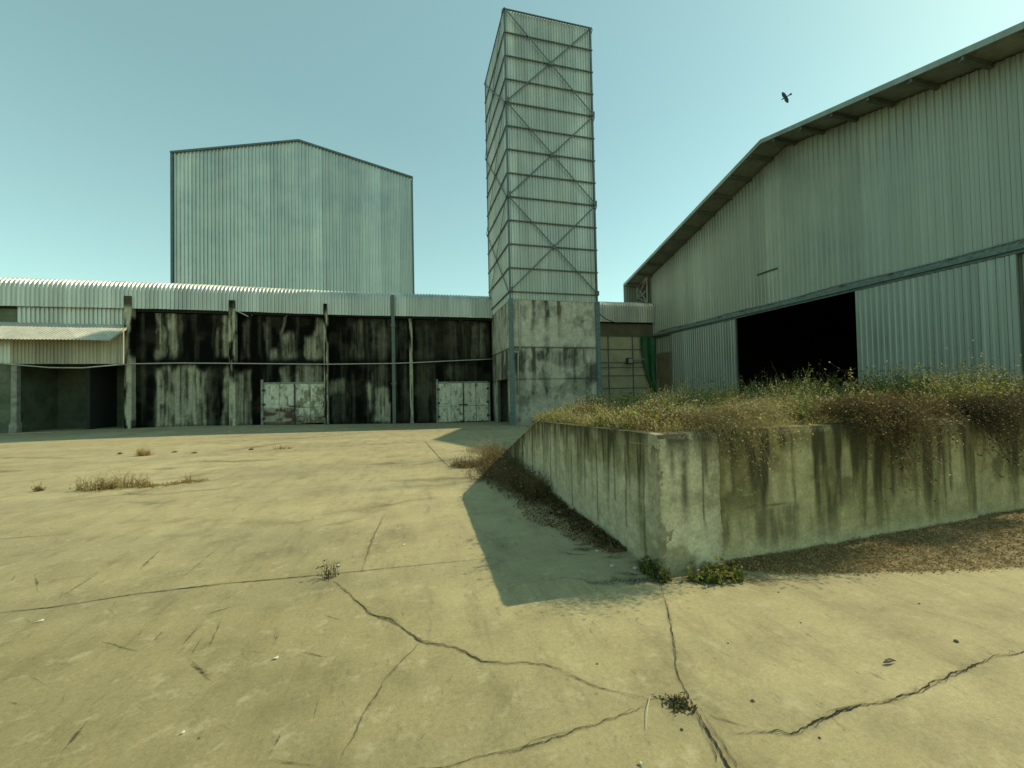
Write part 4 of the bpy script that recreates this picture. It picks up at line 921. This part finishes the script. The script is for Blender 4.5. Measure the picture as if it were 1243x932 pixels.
for (p, q_, n, h) in ((pa, pb, 60, .28), (pb, pc, 60, .22)):
    t = RNG.rand(n); u = p[0]+(q_[0]-p[0])*t+RNG.normal(size=n)*.05; v = p[1]+(q_[1]-p[1])*t+RNG.normal(size=n)*.09
    weeds(g, u, v, gz(u, v)-.01, h*RNG.uniform(.35, 1.2, n)*(.25+1.5*sst(.35,.7,fbm(u*3.2, v*2, 72))), 6, .45, DRY, DRY, PALE, 3, .03, .18, .007, .2, .006, DR2, DR2)
n = 42; u = pa[0]+RNG.normal(size=n)*.22+.0; v = pa[1]+RNG.normal(size=n)*.08
weeds(g, u, v, gz(u, v)-.01, .30*RNG.uniform(.4, 1.2, n), 6, .45, DRY, DRY, PALE, 3, .03, .18, .007, .2, .006, DR2, DR2)
old = g0.data; nm = g.build('grass_tuft', M['dry']); g0.data = nm.data; bpy.data.objects.remove(nm)
tuft('grass_tuft', 'small golden grass tuft alone on the sunlit slab behind the long row', 175, 553, .22, .12, .34, 46, (.34, .22, .06), (.25, .17, .05), 1, 0)
tuft('grass_tuft', 'thin sparse grass sprig farthest back in the yard, towards the doors', 343, 545, .28, .1, .16, 16, DRY, DR2)
tuft('grass_tuft', 'tiny grey sprig left of the long grass row', 48, 596, .05, .03, .18, 9, DR2, (.08, .07, .03))
tuft('grass_tuft', 'dry spiky weed sprouting where the long crack leaves the slab joint', 399, 702, .03, .02, .19, 5, (.085, .075, .03), (.055, .05, .02), 2, .35, .22, .005)
tuft('grass_tuft', 'flat matted weed lying in the junction of cracks nearest the camera', 822, 853, .065, .016, .026, 20, (.16, .13, .06), (.08, .075, .03), 4, .0, 1.4, .004)
for k, (x, y) in enumerate(((212, 549), (236, 550), (146, 551), (305, 546))):
    tuft('grass_tuft', 'tiny grass speck in the row of specks beside the golden tuft', x, y, .03, .015, .08, 22, DR2, (.09, .08, .03), 1, 0)
tuft('grass_tuft', 'pale feathery dry grass at the far end of the dock ramp', 592, 548, .62, .5, .5, 70, (.34, .28, .14), (.22, .18, .09), 1, .5, .45, .005)
tuft('grass_tuft', 'low brown grass spilling from the dock foot onto the sunlit slab', 566, 566, .35, .3, .22, 70, (.20, .13, .055), (.12, .09, .04), 3, .15, .7, .006)

# dry mulch in front of the dock
mu = np.arange(2.86, 11, 0.03)
edge_u = [2.85, 3.2, 3.75, 4.5, 5.3, 7, 11]; edge_v = [3.12, 2.9, 2.74, 2.55, 2.36, 2.2, 2.0]
rows = 26; V = []
for j in range(rows):
    f = j/(rows-1)
    ev = np.interp(mu, edge_u, edge_v)+0.05*(fbm(mu*3, mu*0, 45)-.5)+0.03*(vnoise(mu*14, mu*0, 46)-.5)
    wv = V_D+0.032+np.where(mu > 6.36, .06, 0); vv = ev+(wv-ev)*f
    hh = (0.012+0.05*np.interp(mu, [2.9, 4, 6, 11], [0, .4, 1.3, 1.6]))*sst(0, .5, f)+0.03*(fbm(mu*9, vv*9, 47)-.4)*sst(0, .12, f)
    V.append(np.stack([mu, vv, np.maximum(hh, -.002)+.004*(f > 0)-.004*(f == 0)], 1))
V = np.concatenate(V); n = len(mu); ix = np.arange(rows*n).reshape(rows, n)
mul = quads('mulch', V, np.stack([ix[:-1, :-1], ix[:-1, 1:], ix[1:, 1:], ix[1:, :-1]], -1).reshape(-1, 4), M['mulch'], smooth=True)
tag(mul, 'bed of brown dead leaves along the foot of the dock front', None, kind='structure')
g = Veg(); n = 42000; k = RNG.randint(0, len(V), n); ps = V[k]+RNG.normal(size=(n, 3))*[.02, .03, .004]; ps = ps[ps[:, 0] < 8.5]; n = len(ps)
g.leaves(ps+[0, 0, .008], .016*RNG.uniform(.3, 1.9, n), .2, tint(n, (.38, .275, .115), .5, (.19, .13, .055)))
n = 2600; k = RNG.randint(0, len(V), n); b = V[k]+[0, 0, .006]; t = b+RNG.normal(size=(n, 3))*[.06, .04, .012]+[0, 0, .012]
c = tint(n, (.32, .23, .11), .35); g.stems(b, t, np.zeros((n, 3)), np.full(n, .003), c, c, 1)
tag(g.build('leaf_litter', M['dry']), 'fine brown leaf litter and straw strewn over the mulch bed', None, kind='stuff')

# ------------------------------------------------------------------ small loose bits
def pebble(px, py, r, mat, label, name='stone', cat='stone', flat_=.7, grp='small stones on the slab'):
    import bmesh
    r *= .65
    bm = bmesh.new(); bmesh.ops.create_icosphere(bm, subdivisions=2, radius=r)
    s0 = random.random()*50
    for v in bm.verts:
        k = 0.75+0.5*float(fbm(np.array(v.co.x/r*1.3+s0), np.array(v.co.y/r*1.3+v.co.z/r), 5)); v.co *= k; v.co.z *= flat_
    me = bpy.data.meshes.new(name); bm.to_mesh(me); bm.free()
    o = link(name, me, mat); p = G(px, py); o.location = (p[0], p[1], p[2]+r*flat_*.6); o.rotation_euler = (0, 0, random.random()*6)
    return tag(o, label, cat, grp)
pebble(1161, 779, .019, M['stone'], 'dark stone lying alone at the right, above the long right hand crack')
pebble(914, 851, .014, M['stone'], 'small dark stone just right of the matted weed in the crack')
pebble(828, 886, .012, M['stone'], 'small dark stone below the matted weed in the crack')
pebble(995, 896, .009, M['stone'], 'tiny dark stone just below the right hand crack')
pebble(1116, 733, .010, M['stone'], 'small dark stone below the mulch bed')
pebble(945, 719, .010, M['stone'], 'tiny dark speck of stone in front of the dock corner block')
pebble(972, 756, .008, M['stone'], 'tiny stone on the slab midway below the dock front')
pebble(884, 781, .008, M['stone'], 'tiny stone right of the crack running to the dock corner')
pebble(725, 806, .009, M['stone'], 'tiny stone above the long crack, left of the corner crack')
pebble(242, 896, .008, M['stone'], 'tiny dark stone in the lower left of the yard')
for (x, y, l) in ((743, 687, 'pale rubble chip in the dock shadow, nearer the camera of the pair'), (771, 690, 'pale rubble chip closest to the dock corner in the shadow'), (725, 669, 'pale rubble chip beside the leaf litter in the dock shadow')):
    pebble(x, y, .035, M['palestone'], l, 'rubble', 'rubble', .4, 'rubble chips in the shadow')
def scrap(px, py, L, W, a, label):
    g = MB(); p = G(px, py); c, s = math.cos(a), math.sin(a)
    L *= .5; W *= .5
    pts = [(-L, -W*.6), (L*.3, -W), (L, -W*.2), (L*.7, W), (-L*.5, W*.8)]
    g.prism([(p[0]+x*c-y*s, p[1]+x*s+y*c, p[2]+.006+.006*((x*y) > 0)) for x, y in pts], (0, 0, .003)); tag(g.build('paper_scrap', M['litter']), label, 'litter', 'paper scraps on the slab')
scrap(48, 755, .05, .012, .5, 'white paper scrap near the left edge below the slab joint')
scrap(222, 891, .018, .008, .9, 'white scrap at the lower left among the scuffs')
scrap(410, 687, .025, .012, .2, 'white scrap beside the spiky weed on the slab joint')
scrap(490, 662, .05, .008, .9, 'thin white scrap on the slab above the joint')
scrap(335, 800, .03, .02, .3, 'pale plaster smear in the middle left of the slab')
scrap(779, 929, .025, .010, 1.9, 'white scrap at the bottom edge below the crack junction')
# fallen leaf and twig
g = MB(); p = G(1080, 806)
g.prism([(p[0]+x, p[1]+y, p[2]+.008+z) for x, y, z in ((-.04, .007, 0), (-.015, -.009, .008), (.02, -.008, .01), (.045, -.003, 0), (.015, .008, .012), (-.015, .010, .01))], (0, 0, .008))
tag(g.build('dead_leaf', M['stone']), 'grey dead leaf lying alone on the slab at the right', 'leaf')
g = MB(); g.tube([G(789, 848)+[0, 0, .012], G(786, 862)+[0, 0, .014], G(784, 886)+[0, 0, .008]], [.0018, .0018, .0012], 6); g.tube([G(789, 848)+[0, 0, .012], G(800, 847)+[0, 0, .016], G(818, 850)+[0, 0, .012]], [.0018, .0018, .0016], 6)
tag(g.build('twig', M['pale']), 'pale bent twig at the left of the matted weed in the crack', 'twig')

# ------------------------------------------------------------------ bird
bp = EYEP+ray(953.5, 118)/np.linalg.norm(ray(953.5, 118))*44
bd = thing('bird', 'dark bird in flight with spread wings above the hangar roof', 'bird', tuple(bp))
X = (-r2*0.86-u2*0.42+fw*0.28); X /= np.linalg.norm(X)             # heading
Y = (u2*0.97-r2*0.2); Y -= X*Y.dot(X); Y /= np.linalg.norm(Y); Z = np.cross(X, Y)
bw = lambda x, y, z: bp+X*x+Y*y+Z*z
mb = MB(); mb.tube([bw(x, 0, 0) for x in (-.30, -.20, -.06, .06, .14, .19, .235, .27, .30)], [.015, .035, .058, .062, .05, .040, .043, .03, .008], 10); mb.tube([bw(.285, 0, 0), bw(.345, 0, -.008)], [.014, .003], 6)
body = mb.build('body', M['feather'], bd, True)
for sg in (1, -1):
    out_ = [(.10, .03), (.14, .18), (.12, .32), (.06, .46), (.00, .52), (-.05, .50), (-.03, .45), (-.09, .45), (-.06, .40), (-.12, .38), (-.09, .33), (-.13, .28), (-.12, .15), (-.12, .03)]
    mb = MB(); mb.prism([bw(x, sg*y*(1 if sg > 0 else .92), .05*y/.5) for x, y in out_], Z*.012); mb.build('wing', M['feather'], bd)
mb = MB(); mb.prism([bw(x, y, 0) for x, y in ((-.22, .03), (-.42, .085), (-.46, .04), (-.47, 0), (-.46, -.04), (-.42, -.085), (-.22, -.03))], Z*.01); mb.build('tail', M['feather'], bd)

# ------------------------------------------------------------------ light, sky, camera
EL, AZ = math.radians(40.5), math.radians(4.0)      # sun to the right, a little behind the facades
sd = Vector((math.cos(EL)*math.cos(AZ), math.cos(EL)*math.sin(AZ), math.sin(EL)))
sl = bpy.data.lights.new('sun', 'SUN'); sl.energy = 4.6; sl.angle = math.radians(0.6); sl.color = (1.0, 0.885, 0.60)
so = bpy.data.objects.new('sun', sl); COL.objects.link(so); so.rotation_euler = sd.to_track_quat('Z', 'Y').to_euler(); so.location = sd*80
w = bpy.data.worlds.new('World'); scene.world = w; w.use_nodes = True; nt = w.node_tree; bg = nt.nodes['Background']
sk = N(nt, 'ShaderNodeTexSky', sky_type='NISHITA'); sk.sun_disc = False; sk.sun_elevation = EL; sk.sun_rotation = math.pi/2-AZ
sk.altitude = 0; sk.air_density = 1.0; sk.dust_density = 0.5; sk.ozone_density = 1.0
tintn = mixrgb(nt, 1.0, sk.outputs['Color'], (0.76, 0.93, 0.66), 'MULTIPLY')
tc = N(nt, 'ShaderNodeTexCoord'); sz = N(nt, 'ShaderNodeSeparateXYZ'); nt.links.new(tc.outputs['Generated'], sz.inputs[0])
low = ramp(nt, sz.outputs[2], [(0.0, (0.95, 1.12, 0.88)), (0.22, (0.42, 0.50, 0.40)), (0.55, (0.0, 0.0, 0.0))])
tintn = mixrgb(nt, 1.0, tintn, low, 'ADD')
haze = mixrgb(nt, 1.0, tintn, (0.90, 1.46, 1.27), 'ADD')     # pale dry-season haze veil over the blue
nt.links.new(haze, bg.inputs['Color']); bg.inputs['Strength'].default_value = 0.15

cam = bpy.data.cameras.new('camera'); co = bpy.data.objects.new('camera', cam); COL.objects.link(co)
cam.sensor_width = 36; cam.lens = 36*F/1243; cam.clip_start = 0.05; cam.clip_end = 3000
R = Matrix(((r2[0], u2[0], -fw[0]), (r2[1], u2[1], -fw[1]), (r2[2], u2[2], -fw[2])))
co.matrix_world = Matrix.Translation(EYEP) @ R.to_4x4()
scene.camera = co
vs_ = scene.view_settings; scene.display_settings.display_device = 'sRGB'
vs_.view_transform = 'Standard'; vs_.look = 'None'; vs_.gamma = 1; vs_.use_curve_mapping = False; vs_.exposure = 0.08
scene.render.engine = 'CYCLES'; scene.cycles.use_denoising = True; scene.cycles.max_bounces = 6; scene.cycles.transparent_max_bounces = 12
